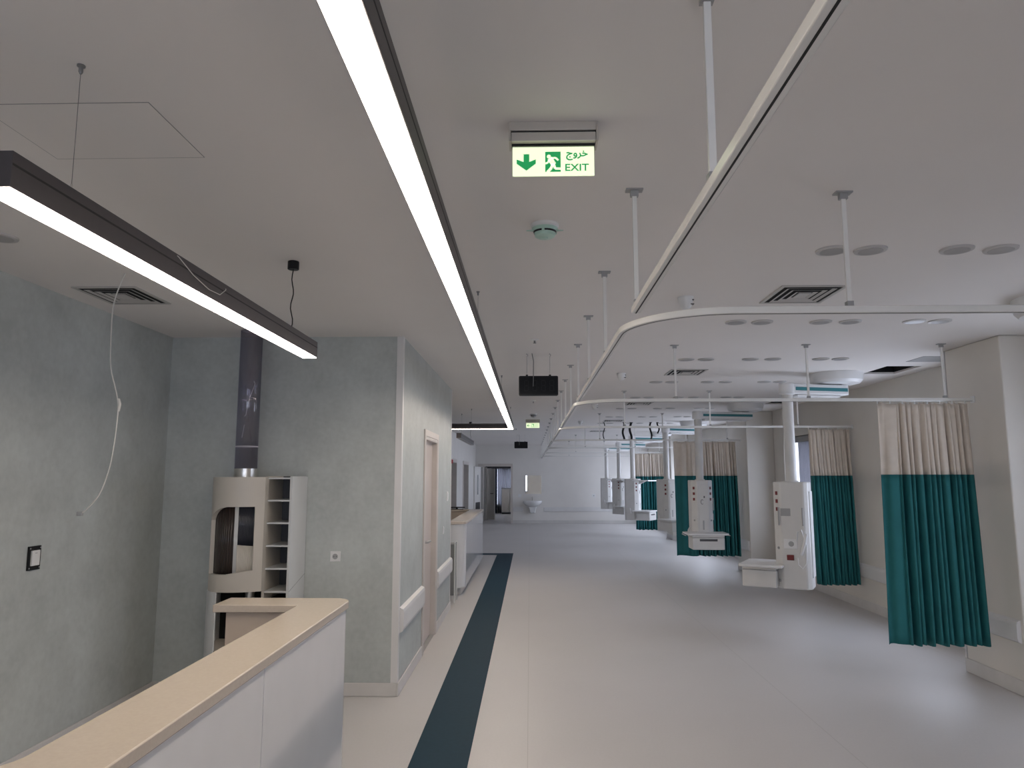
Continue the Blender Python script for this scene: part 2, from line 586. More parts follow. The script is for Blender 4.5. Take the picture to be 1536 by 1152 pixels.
# ---- baseboards (cove skirting with a thin top lip)
def skirting(name, segs, h=.10):
    m_ = MB()
    for x0, x1, y0, y1 in segs:
        m_.box(x0, x1, y0, y1, 0, h)
    return struct(m_.build(name, 'base', bevel=.006))
t_ = .014
skirting('baseboard_left', [(XL, XL + t_, YN, YA)])
skirting('baseboard_alcove', [(XL + t_, XB, YA - t_, YA)])
skirting('baseboard_side', [(XB, XB + t_, YA - t_, DY0 - .07), (XB, XB + t_, DY1 + .07, YB)])
skirting('baseboard_left_far', [(XL2, XL2 + t_, 16.0, D2[0][0]), (XL2, XL2 + t_, D2[0][1], D2[1][0]), (XL2, XL2 + t_, D2[1][1], YF)])
skirting('baseboard_far', [(FD[1] + .07, XR, YF - t_, YF)], .12)
segs = []
y = YN
for a, b in PIERS:
    segs += [(XR - t_, XR, y, a), (XP - t_, XP, a - t_, b + t_), (XP, XR, a - t_, a), (XP, XR, b, b + t_)]
    y = b
segs.append((XR - t_, XR, y, YF))
skirting('baseboard_right', segs, .12)

# ---- white corner guards on the boxed room
struct(MB().prism([(XB + .004, YA - .004), (XB + .004, YA + .05), (XB, YA + .05), (XB, YA), (XB - .05, YA), (XB - .05, YA - .004)], .10, H).build('trim_1', 'bumper'))
struct(MB().box(XB, XB + .004, YB - .05, YB + .004, .10, H).build('trim_2', 'bumper'))
struct(MB().box(XP - .006, XP + .02, 6.68, 6.70, .12, H).build('trim_3', 'bumper'))

# ---- door in the side wall
d = MB().box(XB - .085, XB - .045, DY0 + .035, DY1 - .035, .006, DZ - .035).build('door_1', 'doorskin', bevel=.003)
struct(d)
fr = MB()
fr.box(XB - .12, XB + .012, DY0, DY0 + .035, 0, DZ).box(XB - .12, XB + .012, DY1 - .035, DY1, 0, DZ).box(XB - .12, XB + .012, DY0 + .035, DY1 - .035, DZ - .035, DZ)
fr.box(XB, XB + .016, DY0 - .065, DY0, 0, DZ + .065).box(XB, XB + .016, DY1, DY1 + .065, 0, DZ + .065).box(XB, XB + .016, DY0, DY1, DZ, DZ + .065)
fr.build('door_frame', 'frame', d, bevel=.004)
hd = MB()
hd.lathe(0, 0, [(.026, 0), (.026, .008)], 20)
hob = hd.build('handle_rose', 'steel', d, smooth=40)
hob.location = (XB - .045, DY0 + .11, 1.05)
hob.rotation_euler = (0, R(90), 0)
MB().tube([(XB - .045, DY0 + .11, 1.05), (XB + .022, DY0 + .11, 1.05), (XB + .030, DY0 + .125, 1.05), (XB + .030, DY0 + .27, 1.05)], .012, 10).build('door_handle', 'bracket', d, smooth=50)
hob = MB().lathe(0, 0, [(.024, 0), (.024, .010), (.010, .012)], 20).build('lock_cylinder', 'steel', d, smooth=40)
hob.location = (XB - .045, DY0 + .11, .95)
hob.rotation_euler = (0, R(90), 0)
MB().box(XB - .12, XB + .002, DY0 + .03, DY1 - .03, 0, .004).build('threshold', 'bracket', d)

# ---- doors in the far left wall
for i, (a, b, c, dz) in enumerate(D2):
    fr = MB()
    fr.box(XL2 - .16, XL2 + .02, a - .06, a + .04, 0, dz + .06).box(XL2 - .16, XL2 + .02, b - .04, b + .06, 0, dz + .06).box(XL2 - .16, XL2 + .02, a + .04, b - .04, dz - .04, dz + .06)
    d = struct(fr.build('door_%d' % (i + 2), 'frame'))
    MB().box(XL2 - .12, XL2 - .075, a + .04, a + (b - a) * .55, .01, dz - .04).build('door_leaf', 'farwall', d, bevel=.003)
    MB().box(XL2 - .126, XL2 - .069, a + .25, a + .42, 1.0, 1.75).build('vision_pane', 'dgrey', d)

# ---- far double door
fr = MB()
fr.box(FD[0] - .10, FD[0], YF - .03, YF + .17, 0, FD[3] + .10).box(FD[1], FD[1] + .07, YF - .03, YF + .17, 0, FD[3] + .10).box(FD[0], FD[1], YF - .03, YF + .17, FD[3], FD[3] + .10)
d = struct(fr.build('door_4', 'frame', bevel=.004))
lf = MB((FD[0], YF - .03, 0))
lf.box(FD[0], FD[0] + .90, YF - .075, YF - .03, .01, 2.05)
leaf = lf.build('door_leaf', 'farwall', d, loc=(FD[0], YF - .03, 0))
leaf.rotation_euler = (0, 0, R(-100))
g = MB().box(.38, .54, -.05, .002, 1.05, 1.75).build('vision_pane', 'dgrey', leaf)
g = MB().box(.12, .76, -.05, .002, .42, .78).build('louvre_plate', 'black', leaf)
g = MB().tube([(.82, -.045, 1.0), (.82, -.10, 1.0), (.70, -.10, 1.0)], .011, 8).build('door_handle', 'steel', leaf)
# corridor fittings behind it
d = struct(MB().box(-1.80, -1.72, 29.3, 29.37, 0, 2.1).box(-.62, -.56, 29.3, 29.37, 0, 2.1).box(-1.72, -.62, 29.3, 29.37, 2.02, 2.1).build('door_5', 'dgrey'))
lf = MB().box(0, .55, -.045, 0, .01, 2.0).build('door_leaf', 'farwall', d, loc=(-1.72, 29.3, 0), bevel=.003)
lf.rotation_euler = (0, 0, R(-52))
MB().tube([(.48, -.045, 1.02), (.48, -.1, 1.02), (.36, -.1, 1.02)], .012, 8).build('door_handle', 'black', lf)
for i, (x0, y0) in enumerate(((-1.80, 27.9), (-1.72, 28.6))):
    t = thing('drawer_cabinet', ['tall white drawer cabinet, nearer one inside the far doorway', 'tall white drawer cabinet, farther one inside the far doorway'][i], 'cabinet', (x0, y0, 0))
    MB().box(-.35, 0, 0, .5, 0, 2.05).build('body', 'farwall', t)
    for k in range(4):
        dr = MB().box(-.33, -.02, -.02, 0, .12 + k * .25, .34 + k * .25).build('drawer', 'white', t, bevel=.004)
        MB().box(-.25, -.10, -.035, -.02, .25 + k * .25, .265 + k * .25).build('handle', 'dgrey', dr)
    MB().box(-.33, -.02, -.02, 0, 1.16, 2.02).build('cabinet_door', 'white', t, bevel=.004)
t = thing('low_cabinet', 'grey low cabinet by the bright window at the corridor end', 'cabinet', (-1.0, 33.2, 0))
MB().box(-.30, .45, 0, .5, .08, 1.15).build('body', 'bracket', t)
MB().box(-.28, .43, .03, .5, 0, .08).build('plinth', 'dgrey', t)
MB().box(-.32, .47, -.02, .5, 1.15, 1.18).build('top', 'grey', t)
MB().box(-.28, .06, -.02, 0, .10, 1.12).build('cabinet_door', 'alu', t, bevel=.004)
MB().box(.08, .43, -.02, 0, .10, 1.12).build('cabinet_door', 'alu', t, bevel=.004)
MB().tube([(.0, -.03, .8), (.0, -.03, .95)], .008, 8).build('handle', 'steel', t)
cu = MB()
n = 40
for j in range(n):
    u0, u1 = j / n, (j + 1) / n
    q = lambda u: (-1.80 + .26 * u, 33.9 + .03 * math.sin(u * 44))
    a, b = q(u0), q(u1)
    cu.add([(a[0], a[1], .0), (b[0], b[1], .0), (b[0], b[1], 2.35), (a[0], a[1], 2.35)], [(0, 1, 2, 3)])
tag(cu.build('window_curtain', 'purple', smooth=60, solid=.004), 'dark blue curtain beside the bright window at the corridor end', 'curtain')

def sheer(P0, P1, z0, z1, folds, label):
    """thin white drape between two plan points, hanging in soft folds"""
    p0, p1 = Vector(P0), Vector(P1)
    d_ = (p1 - p0).normalized()
    nrm = Vector((-d_.y, d_.x))
    n_ = folds * 8
    m_ = MB((p0.x, p0.y, z0))
    for j in range(n_):
        q = [p0 + (p1 - p0) * (k / n_) + nrm * (.016 * math.sin(k / 8 * 2 * math.pi)) for k in (j, j + 1)]
        m_.add([(q[0].x, q[0].y, z0), (q[1].x, q[1].y, z0), (q[1].x, q[1].y, z1), (q[0].x, q[0].y, z1)], [(0, 1, 2, 3)])
    return tag(m_.build('sheer_curtain', 'sheer', smooth=60, solid=.001), label, 'curtain')
sheer((XR + .075, 10.12), (XR + .075, 11.95), WZ0 + .002, WZ1 - .10, 14, 'white sheer drape in the window behind the nearest medical pendant')
sheer((-1.52, YC - .03), (-.76, YC - .03), 0, 2.2, 9, 'bright white sheer drape at the end of the far corridor')

# ---- bumper rails on the walls (structure trim)
def rail(name, x, y0, y1, z0, z1, sx, dpt=.035):
    """bumper along y, sx = direction it sticks out"""
    prof = [(0, z0), (dpt * .8, z0 + .015), (dpt, z0 + .04), (dpt, z1 - .04), (dpt * .8, z1 - .015), (0, z1)]
    poly = [(x + sx * a, b) for a, b in prof]
    if sx < 0:
        poly = poly[::-1]
    return struct(MB().prism(poly[::-1] if False else poly, y0, y1, axis='y').build(name, 'bumper'))
rail('trim_4', XB, YA + .06, DY0 - .075, .46, .66, 1)
rail('trim_5', XB, DY1 + .075, YB - .02, .46, .66, 1)
rail('trim_6', XP, 5.93, 6.62, .40, .58, -1)
rail('trim_7', XR, 6.75, 12.85, .40, .58, -1)
rail('trim_8', XR, 13.75, 19.8, .40, .58, -1)
rail('trim_9', XR, 20.7, YF - .1, .40, .58, -1)
rail('trim_10', XP, 12.93, 13.65, .40, .58, -1)
struct(MB().box(-.62, -.26, YF - .02, YF, .43, .59).build('trim_11', 'bumper', bevel=.006))
struct(MB().box(.50, XR - .05, YF - .02, YF, .43, .59).build('trim_12', 'bumper', bevel=.006))

# ---- black ceiling hatches
for i, (a, b, c, dd) in enumerate(hatches):
    z1 = H + .34
    m_ = MB()
    m_.box(a - .01, a, c, dd, H + .02, z1).box(b, b + .01, c, dd, H + .02, z1).box(a, b, c - .01, c, H + .02, z1).box(a, b, dd, dd + .01, H + .02, z1).box(a - .01, b + .01, c - .01, dd + .01, z1, z1 + .01)
    struct(m_.build('ceiling_hatch', 'void'))
struct(MB().box(3.80, 4.18, 6.96, 7.28, H - .004, H).build('trim_13', 'grey'))

# ceiling access panel above the first station: thin raised edge frame
m_ = MB((-1.45, 2.25, H))
px0, px1, py0, py1 = -1.72, -1.18, 2.075, 2.46
m_.box(px0, px1, py0, py1, H - .001, H)
ap = tag(m_.build('access_panel', 'ceil'), 'flush square access panel in the ceiling above the hanging lamp', 'panel')
m_ = MB((-1.45, 2.25, H))
for (a, b, c, dd) in ((px0 - .0026, px1 + .0026, py0 - .0026, py0), (px0 - .002, px1 + .002, py1, py1 + .0022), (px0 - .002, px0, py0, py1), (px1, px1 + .0026, py0, py1)):
    m_.box(a, b, c, dd, H - .0012, H)
m_.build('panel_gap', 'grey', ap)

# ================================================================== LINEAR LAMPS
def canopy(root, off, x, y, zt, black):
    """one suspension: ceiling fixing and wire"""
    if black:
        MB(off).lathe(x, y, [(.030, H - .045), (.030, H)], 20).build('ceiling_cup', 'black', root, smooth=40, bevel=.003)
        pts = [(x + .006 * math.sin(k * 1.1), y + .005 * math.sin(k * .9), zt + (H - .045 - zt) * k / 12) for k in range(13)]
        MB(off).tube(pts, .0032, 6).build('power_cable', 'black', root, smooth=60)
    else:
        MB(off).lathe(x, y, [(.003, H - .026), (.006, H - .020), (.006, H - .008), (.011, H - .004), (.011, H)], 14).build('ceiling_fixing', 'wirec', root, smooth=40)
        MB(off).tube([(x, y, zt), (x, y, H - .02)], .0009, 5).build('suspension_wire', 'wirec', root)
        MB(off).lathe(x, y, [(.004, zt), (.003, zt + .02)], 8).build('wire_grip', 'steel', root)

def lamp_run(root, off, x0, x1, y0, y1, zb, lit, hh=.095):
    w_ = .004
    MB(off).box(x0, x1, y0, y1, zb + .004, zb + hh).build('housing', 'lampbody', root, bevel=.0015)
    horiz = (y1 - y0) > (x1 - x0)
    MB(off).box(x0 + w_, x1 - w_, y0 + w_, y1 - w_, zb, zb + .0045).build('diffuser', 'lamp' if lit else 'lampoff', root)
    sl = MB(off)
    for q in ((x0 - .0006, x1 + .0006, y0 + .0, y1 - .0),):
        sl.box(q[0], q[1], q[2] + .002, q[3] - .002, zb + hh * .62, zb + hh * .68) if horiz else sl.box(x0 + .002, x1 - .002, y0 - .0006, y1 + .0006, zb + hh * .62, zb + hh * .68)
    sl.build('profile_slot', 'lampslot', root)

zb1 = 2.385
off = (-1.285, 2.85, zb1)
t = thing('pendant_lamp', 'short lit dark linear lamp hanging over the near reception desk', 'lamp', off)
lamp_run(t, off, -1.328, -1.243, 1.62, 4.13, zb1, True)
canopy(t, off, -1.262, 1.87, zb1 + .095, False)
canopy(t, off, -1.272, 3.74, zb1 + .095, True)
pts = [(-1.255, 2.42, zb1 + .097), (-1.240, 2.44, zb1 + .085), (-1.237, 2.55, zb1 + .05), (-1.236, 2.68, zb1 + .03), (-1.237, 2.78, zb1 + .035), (-1.240, 2.84, zb1 + .07), (-1.255, 2.86, zb1 + .097)]
MB(off).tube(pts, .0016, 6).build('loose_wire', 'cablew', t, smooth=60)

zb2 = 2.50
off = (-.32, 6.0, zb2)
t = thing('linear_lamp', 'long lit linear lamp running above the aisle and turning left at its end', 'lamp', off)
lamp_run(t, off, -.362, -.282, -2.4, 12.35, zb2, True)
lamp_run(t, off, -2.1, -.362, 12.27, 12.35, zb2, True)
for k in range(4):
    canopy(t, off, -.322, .6 + k * 3.8, zb2 + .095, False)
canopy(t, off, -1.0, 12.31, zb2 + .095, False)

off = (-1.285, 14.0, zb1)
t = thing('pendant_lamp', 'short unlit linear lamp hanging over the far reception desk', 'lamp', off)
lamp_run(t, off, -1.328, -1.243, 13.0, 16.0, zb1, False)
canopy(t, off, -1.26, 13.3, zb1 + .095, False)
canopy(t, off, -1.26, 15.3, zb1 + .095, True)

# ================================================================== RECEPTION DESKS
def desk(x_out, x_in, y0, y1, label, near_round, ret=-1.62):
    """desk with a raised counter: long run along y, short return at the far end, leg at the near end"""
    off = ((x_out + x_in) / 2, (y0 + y1) / 2, 0)
    t = thing('reception_desk', label, 'desk', off)
    z0, z1 = 1.012, 1.05
    wl = y1 - .225           # inner edge of far return
    nl = y0 + .24            # inner edge of near leg
    rr = near_round
    rx = ret
    poly = []
    poly += [(-2.25, y0)] + arc(x_out - rr, y0 + rr, rr, -90, 0, 10)
    poly += arc(x_out - .10, y1 - .10, .10, 0, 90, 8)
    poly += [(rx, y1), (rx, wl), (x_in, wl)]
    poly += [(x_in, nl + .10)] + [(x_in - .10 + .10 * math.cos(R(a)), nl + .10 - .10 * math.sin(R(a))) for a in (10, 25, 40, 55, 70, 80)] + [(x_in - .10, nl), (-2.25, nl)]
    MB(off).prism(poly, z0, z1).build('worktop', 'worktop', t, bevel=.004, smooth=35)
    # glossy panels below, set back from the edge
    xo = x_out - .022
    r2 = max(rr - .022, .02)
    def curved(path, name):
        o_ = MB(off).sweep_flat(path, .02, .12, z0).build(name, 'panel', t, smooth=35)
        return o_
    near = [(-2.2, y0 + .03)] + arc(xo - r2, y0 + .03 + r2, r2, -90, 0, 10)
    curved(near, 'end_panel')
    ya = y0 + .03 + r2
    yb = y1 - .10
    n_ = max(2, round((yb - ya) / 1.2))
    for k in range(n_):
        a = ya + (yb - ya) * k / n_
        b = ya + (yb - ya) * (k + 1) / n_
        MB(off).box(xo - .01, xo + .01, a + .004, b - .004, .12, z0).build('front_panel', 'panel', t, bevel=.002)
    far = arc(xo - .07, yb, .07, 0, 90, 6) + [(rx + .06, yb + .07)]
    far = [(xo, yb + .004)] + far[1:]
    curved(far, 'corner_panel')
    MB(off).box(xo - .035, xo - .012, ya, yb, .13, z0).build('carcass', 'dgrey', t)
    # return: inner side and near side
    MB(off).box(rx + .06, x_in + .02, wl + .03, wl + .05, .12, z0).build('return_panel', 'inner', t)
    MB(off).box(rx + .06, rx + .08, wl + .05, yb + .06, .12, z0).build('return_end_panel', 'inner', t)
    # inside face, lower work desk and plinth
    MB(off).box(x_in + .03, x_in + .05, nl, wl + .03, .12, z0).build('inner_panel', 'inner', t)
    pl = [(-2.15, y0 + .10)] + arc(xo - .06 - r2, y0 + .10 + r2, r2, -90, 0, 8) + [(xo - .06, yb)]
    MB(off).sweep_flat(pl, .012, 0, .12).build('plinth', 'steel', t, smooth=35)
    return t
desk(-.955, -1.185, 1.42, 3.97, 'near reception desk with beige counter top and glossy white panels', .12)
t2 = desk(-.925, -1.185, 10.5, 14.55, 'far reception desk with rounded white end and steel plinth', .22)
# white waste frame / side cover standing by the far desk
mb = MB((-1.02, 10.15, 0))
t = thing('metal_rack', 'narrow white metal frame standing beside the far reception desk', 'rack', (-1.08, 10.15, 0))
MB().tube([(.05, -.14, .0), (.05, -.14, .80), (.05, .14, .80), (.05, .14, 0)], .009, 8).build('frame', 'white', t)
MB().box(-.24, .045, -.13, .13, .10, .78).build('body', 'grey', t, bevel=.01)
t = thing('monitor', 'small black screen on the far reception desk', 'monitor', (-1.62, 14.0, 1.05))
t.location = (-1.45, 14.43, 1.05)
MB().box(-.13, .13, -.06, .06, 0, .012).build('base', 'black', t)
MB().box(-.02, .02, -.01, .01, .012, .03).build('stem', 'black', t)
MB().box(-.16, .16, -.05, .05, .03, .05).build('screen', 'black', t)

# ================================================================== PNEUMATIC TUBE STATION
off = (-2.1, 5.6, 0)
ts = thing('tube_station', 'grey pneumatic tube station with curved front, window and pigeonholes against the sage wall', 'station', off)
# right block: side panel, shelves, back
xs0, xs1, ysf = -1.985, -1.80, 5.47
MB(off).box(xs1 - .02, xs1, ysf, 5.845, .0, 1.70).build('side_panel', 'station_l', ts, bevel=.002)
MB(off).box(xs0 - .02, xs0, ysf, 5.845, .0, 1.70).build('divider', 'station', ts, bevel=.002)
MB(off).box(xs0, xs1 - .02, 5.80, 5.845, 0, 1.70).build('back_panel', 'dgrey', ts)  # dark colour stands in for the shade deep in the pigeonholes
for k in range(6):
    z = 1.685 - k * .168
    MB(off).box(xs0, xs1 - .02, ysf + .002, 5.80, z - .006, z + .006).build('shelf', 'station_l', ts)
MB(off).box(xs0, xs1 - .02, ysf + .16, 5.80, 0, .78).build('recess_back', 'void', ts)
MB(off).box(xs0, xs1 - .02, ysf + .01, ysf + .16, 0, .40).build('lower_panel', 'station', ts)
MB(off).add([(xs1 + .0006, ysf, .845), (xs1 + .0006, 5.845, .93), (xs1 + .0006, 5.845, .933), (xs1 + .0006, ysf, .848)], [(0, 1, 2, 3)]).build('panel_seam', 'dgrey', ts)
# curved front: plan curve from right edge to left edge
def fcurve(u):
    """u 0 (right, sharp edge) .. 1 (left, at the back) -> x, y"""
    P0, P1, P2, P3 = (-1.985, 5.41), (-2.18, 5.29), (-2.40, 5.30), (-2.43, 5.56)
    a, b, c, d_ = (1 - u) ** 3, 3 * u * (1 - u) ** 2, 3 * u * u * (1 - u), u ** 3
    return (a * P0[0] + b * P1[0] + c * P2[0] + d_ * P3[0], a * P0[1] + b * P1[1] + c * P2[1] + d_ * P3[1])
ZB, ZTp = .86, 1.695
NU = 40
W0, W1 = .10, .80      # window range in u
def wtop(u):
    s_ = (u - W0) / (W1 - W0)
    return 1.475 - (0 if s_ < .45 else .10 * ((s_ - .45) / .55) ** 2)
def wbot(u):
    s_ = (u - W0) / (W1 - W0)
    return .985 + .03 * (1 - min(1, s_ / .5)) ** 1.0 - .0 * s_
us = sorted({i / NU for i in range(NU + 1)} | {W0, W1})
def skin(mb_, k, inset):
    pass
fp = MB(off)
th = .03
def q3(u, z, ins=0):
    x, y = fcurve(u)
    x2, y2 = fcurve(min(1, u + .01)); x1, y1 = fcurve(max(0, u - .01))
    dx, dy = x2 - x1, y2 - y1
    l_ = math.hypot(dx, dy)
    nx, ny = dy / l_, -dx / l_       # towards the inside
    if ny < 0 and u < .6: nx, ny = -nx, -ny
    if nx < 0 and u >= .6: nx, ny = -nx, -ny
    return (x + nx * ins, y + ny * ins, z)
for i in range(len(us) - 1):
    a, b = us[i], us[i + 1]
    inside = W0 - 1e-6 <= a and b <= W1 + 1e-6
    spans = [(ZB, ZB, ZTp, ZTp)] if not inside else [(ZB, ZB, wbot(a), wbot(b)), (wtop(a), wtop(b), ZTp, ZTp)]
    for za0, zb0, za1, zb1_ in spans:
        fp.add([q3(a, za0), q3(b, zb0), q3(b, zb1_), q3(a, za1)], [(3, 2, 1, 0)])
    if inside:
        fp.add([q3(a, wbot(a)), q3(b, wbot(b)), q3(b, wbot(b), th), q3(a, wbot(a), th)], [(0, 1, 2, 3)])
        fp.add([q3(a, wtop(a)), q3(b, wtop(b)), q3(b, wtop(b), th), q3(a, wtop(a), th)], [(3, 2, 1, 0)])
for u_ in (W0, W1):
    fp.add([q3(u_, wbot(u_)), q3(u_, wtop(u_)), q3(u_, wtop(u_), th), q3(u_, wbot(u_), th)], [(0, 1, 2, 3)])
fp.add([fcurve(0) + (ZB,), fcurve(0) + (ZTp,), (-1.985, 5.47, ZTp), (-1.985, 5.47, ZB)], [(0, 1, 2, 3)])
plan = [fcurve(u) for u in us] + [(-2.43, 5.80), (-1.985, 5.80)]
fp.add([p + (ZTp,) for p in plan], [tuple(range(len(plan)))])
fp.add([p + (ZB,) for p in plan], [tuple(range(len(plan)))[::-1]])
fp.add([(-2.43, 5.56, ZB), (-2.43, 5.56, ZTp), (-2.43, 5.80, ZTp), (-2.43, 5.80, ZB)], [(0, 1, 2, 3)])
fp.build('front_shell', 'station', ts, smooth=35)
# behind the window: dark curved glass, post, screen and lower flap
def patch(name, u0, u1, zf0, zf1, ins, m_):
    p = MB(off)
    n_ = 12
    for i in range(n_):
        a, b = u0 + (u1 - u0) * i / n_, u0 + (u1 - u0) * (i + 1) / n_
        p.add([q3(a, zf0(a), ins), q3(b, zf0(b), ins), q3(b, zf1(b), ins), q3(a, zf1(a), ins)], [(3, 2, 1, 0)])
    return p.build(name, m_, ts, smooth=35, solid=.003)
patch('sliding_glass', .335, .83, lambda u: .96, lambda u: 1.49, .034, 'station_d')
patch('post', .29, .34, lambda u: .96, lambda u: 1.49, .026, 'station_l')
patch('touch_screen', .08, .292, lambda u: 1.19, lambda u: 1.49, .034, 'station_b')
patch('lower_flap', .08, .292, lambda u: .96, lambda u: 1.185 + .06 * (u - .08), .024, 'station')
MB(off).box(-2.41, -2.0, 5.50, 5.79, .88, 1.68).build('inner_body', 'void', ts)
# niche under the shell and the base
plan2 = [fcurve(u) for u in us[int(len(us) * .55):]]
m_ = MB(off)
pl = plan2 + [(-2.43, 5.845)]
m_.sweep_flat(pl, .012, 0, ZB)
m_.build('curved_side', 'station_l', ts, smooth=40)
MB(off).box(-2.42, xs0 - .02, 5.74, 5.79, .45, ZB).build('niche_back', 'void', ts)
MB(off).prism([p for p in plan][::-1] if False else [(a, b) for a, b in plan][::-1], .0, .45).build('base', 'station', ts, smooth=35)
MB(off).lathe(-2.13, 5.58, [(.035, .45), (.035, ZB)], 20).build('receiving_pipe', 'steel', ts, smooth=40)
# tube to the ceiling
cx, cy = -2.215, 5.60
MB(off).lathe(cx, cy, [(.083, 1.755), (.083, H)], 32, cap=False).build('clear_tube', 'tube', ts, smooth=50, solid=.004)
MB(off).lathe(cx, cy, [(.086, 1.695), (.086, 1.76)], 32).build('steel_collar', 'steel', ts, smooth=40)
MB(off).lathe(cx, cy, [(.0845, 1.925), (.0845, 1.935)], 32, cap=False).build('joint_ring', 'white', ts, smooth=40)
MB(off).tube([(cx + .02, cy + .03, 2.45), (cx + .035, cy + .02, 2.43), (cx + .0, cy, 2.30), (cx - .02, cy, 2.18), (cx - .03, cy, 2.17)], .003, 6).build('tape_strip', 'white', ts)
MB(off).tube([(cx - .02, cy - .02, 2.10), (cx - .035, cy - .02, 2.0)], .003, 6).build('tape_strip', 'white', ts)

# ---- wall fittings
def socket(x, y, z, axis, label, cat='socket', size=.082, name='wall_socket', inner=True):
    """small square plate; axis: direction of the outward normal"""
    t = thing(name, label, cat, (x, y, z))
    rz = {'-y': 0, '+x': R(90), '-x': R(-90)}[axis]
    t.rotation_euler = (0, 0, rz)
    s_ = size / 2
    MB().box(-s_, s_, -.008, 0, -s_, s_).build('plate', 'white', t, bevel=.003)
    if inner:
        c = MB().lathe(0, 0, [(.020, 0), (.022, .004)], 20).build('insert', 'bracket', t, smooth=40)
        c.location = (0, -.008, 0)
        c.rotation_euler = (R(90), 0, 0)
        for q in (-1, 1):
            h_ = MB().lathe(q * .0095, 0, [(.003, .004), (.003, .0048)], 8).build('contact_hole', 'black', t)
            h_.location = (0, -.008, 0)
            h_.rotation_euler = (R(90), 0, 0)
    else:
        MB().box(-s_ * .7, s_ * .7, -.013, -.008, -s_ * .7, s_ * .7).build('rocker', 'pend_w', t, bevel=.002)
    return t
socket(-1.557, YA, 1.065, '-y', 'white round-pin wall socket on the sage wall right of the tube station')
socket(XB, 9.15, 1.45, '+x', 'white light switch beside the door on the boxed room side wall', 'switch', .12, 'light_switch', False)
socket(XB, 8.75, 1.06, '+x', 'small white wall socket right of the beige door', 'socket', .09, 'wall_socket', False)
socket(2.32, YF, 1.0, '-y', 'small white wall socket on the far wall right of the basin', 'socket', .12)
socket(-.38, YF, 1.0, '-y', 'small white wall plate left of the far basin', 'socket', .12, 'wall_plate', False)
t = thing('door_intercom', 'white wall plate in an open black frame on the left sage wall', 'switch', (XL, 4.34, 1.215), R(90))
m_ = MB()
slab_with_holes(m_, -.052, .052, -.07, .07, [(-.038, .038, -.045, .045)], lambda a, b, c, d_: m_.box(a, b, -.012, 0, c, d_))
m_.build('black_frame', 'black', t)
MB().box(-.030, .038, -.018, 0, -.045, .045).build('plate', 'white', t, bevel=.002)
MB().box(.0 - .008, .012, -.0186, -.018, .028, .030).build('label_mark', 'dgrey', t)
for a in (-.044, .044):
    for b in (-.058, .058):
        MB().box(a - .004, a + .004, -.014, -.012, b - .004, b + .004).build('screw', 'bracket', t)

# hanging white cable in the alcove
pts = []
raw = [(-2.307, 3.942, H), (-2.335, 3.95, 2.79), (-2.36, 3.95, 2.70), (-2.37, 3.95, 2.60), (-2.365, 3.95, 2.42), (-2.355, 3.95, 2.30), (-2.325, 3.95, 2.20), (-2.30, 3.95, 2.10), (-2.30, 3.95, 1.98), (-2.31, 3.95, 1.84), (-2.33, 3.95, 1.72), (-2.37, 3.95, 1.60), (-2.43, 3.95, 1.525), (-2.46, 3.95, 1.50)]
for i in range(len(raw) - 1):
    p0, p1, p2, p3 = [Vector(raw[max(0, min(len(raw) - 1, i + k))]) for k in (-1, 0, 1, 2)]
    for k in range(4):
        s_ = k / 4
        pts.append(.5 * ((2 * p1) + (p2 - p0) * s_ + (2 * p0 - 5 * p1 + 4 * p2 - p3) * s_ * s_ + (3 * p1 - p0 - 3 * p2 + p3) * s_ ** 3))
pts.append(Vector(raw[-1]))
off = (-2.3, 3.95, 1.5)
t = thing('hanging_cable', 'loose white cable dangling from the ceiling in front of the left wall', 'cable', off)
MB(off).tube(pts, .0035, 8).build('cable', 'cablew', t, smooth=60)
MB(off).tube([(-2.300, 3.95, 2.13), (-2.29, 3.95, 2.10), (-2.296, 3.95, 2.06)], .008, 8).build('knot', 'cablew', t, smooth=60)
MB(off).box(-2.485, -2.455, 3.94, 3.96, 1.485, 1.508).build('plug', 'bracket', t, bevel=.003)

# ================================================================== CEILING FITTINGS
# exit signs
def text_mesh(body, size, extrude=.0006, offset=.014):
    c = bpy.data.curves.new('text', 'FONT')
    c.body = body
    c.size = size
    c.extrude = extrude
    c.resolution_u = 3
    c.offset = offset
    ob = bpy.data.objects.new('text', c)
    COL.objects.link(ob)
    dg = bpy.context.evaluated_depsgraph_get()
    me = bpy.data.meshes.new_from_object(ob.evaluated_get(dg))
    bpy.data.objects.remove(ob)
    return me
def fit_text(body, x0, x1, z0, z1, yy, name, parent, m_, offset=.014, bold=0):
    me = text_mesh(body, 1.0, offset=offset)
    xs = [v.co.x for v in me.vertices]; ys = [v.co.y for v in me.vertices]
    ax, bx, ay, by = min(xs), max(xs), min(ys), max(ys)
    for v in me.vertices:
        x, y, z = v.co
        v.co = (x0 + (x - ax) / (bx - ax) * (x1 - x0), yy - z, z0 + (y - ay) / (by - ay) * (z1 - z0))
    if bold:      # thicken the strokes by joining slightly shifted copies
        base = [tuple(v.co) for v in me.vertices]
        fcs = [tuple(p.vertices) for p in me.polygons]
        vs_, fs = [], []
        for k in range(8):
            dx, dz = bold * math.cos(k * math.pi / 4), bold * math.sin(k * math.pi / 4)
            q = len(vs_)
            vs_ += [(a + dx, b - k * 2e-6, c + dz) for a, b, c in base]
            fs += [tuple(i + q for i in f) for f in fcs]
        me = bpy.data.meshes.new(name)
        me.from_pydata(vs_, [], fs)
    me.materials.clear()
    me.materials.append(M[m_])
    o_ = bpy.data.objects.new(name, me)
    COL.objects.link(o_)
    o_.parent = parent
    return o_
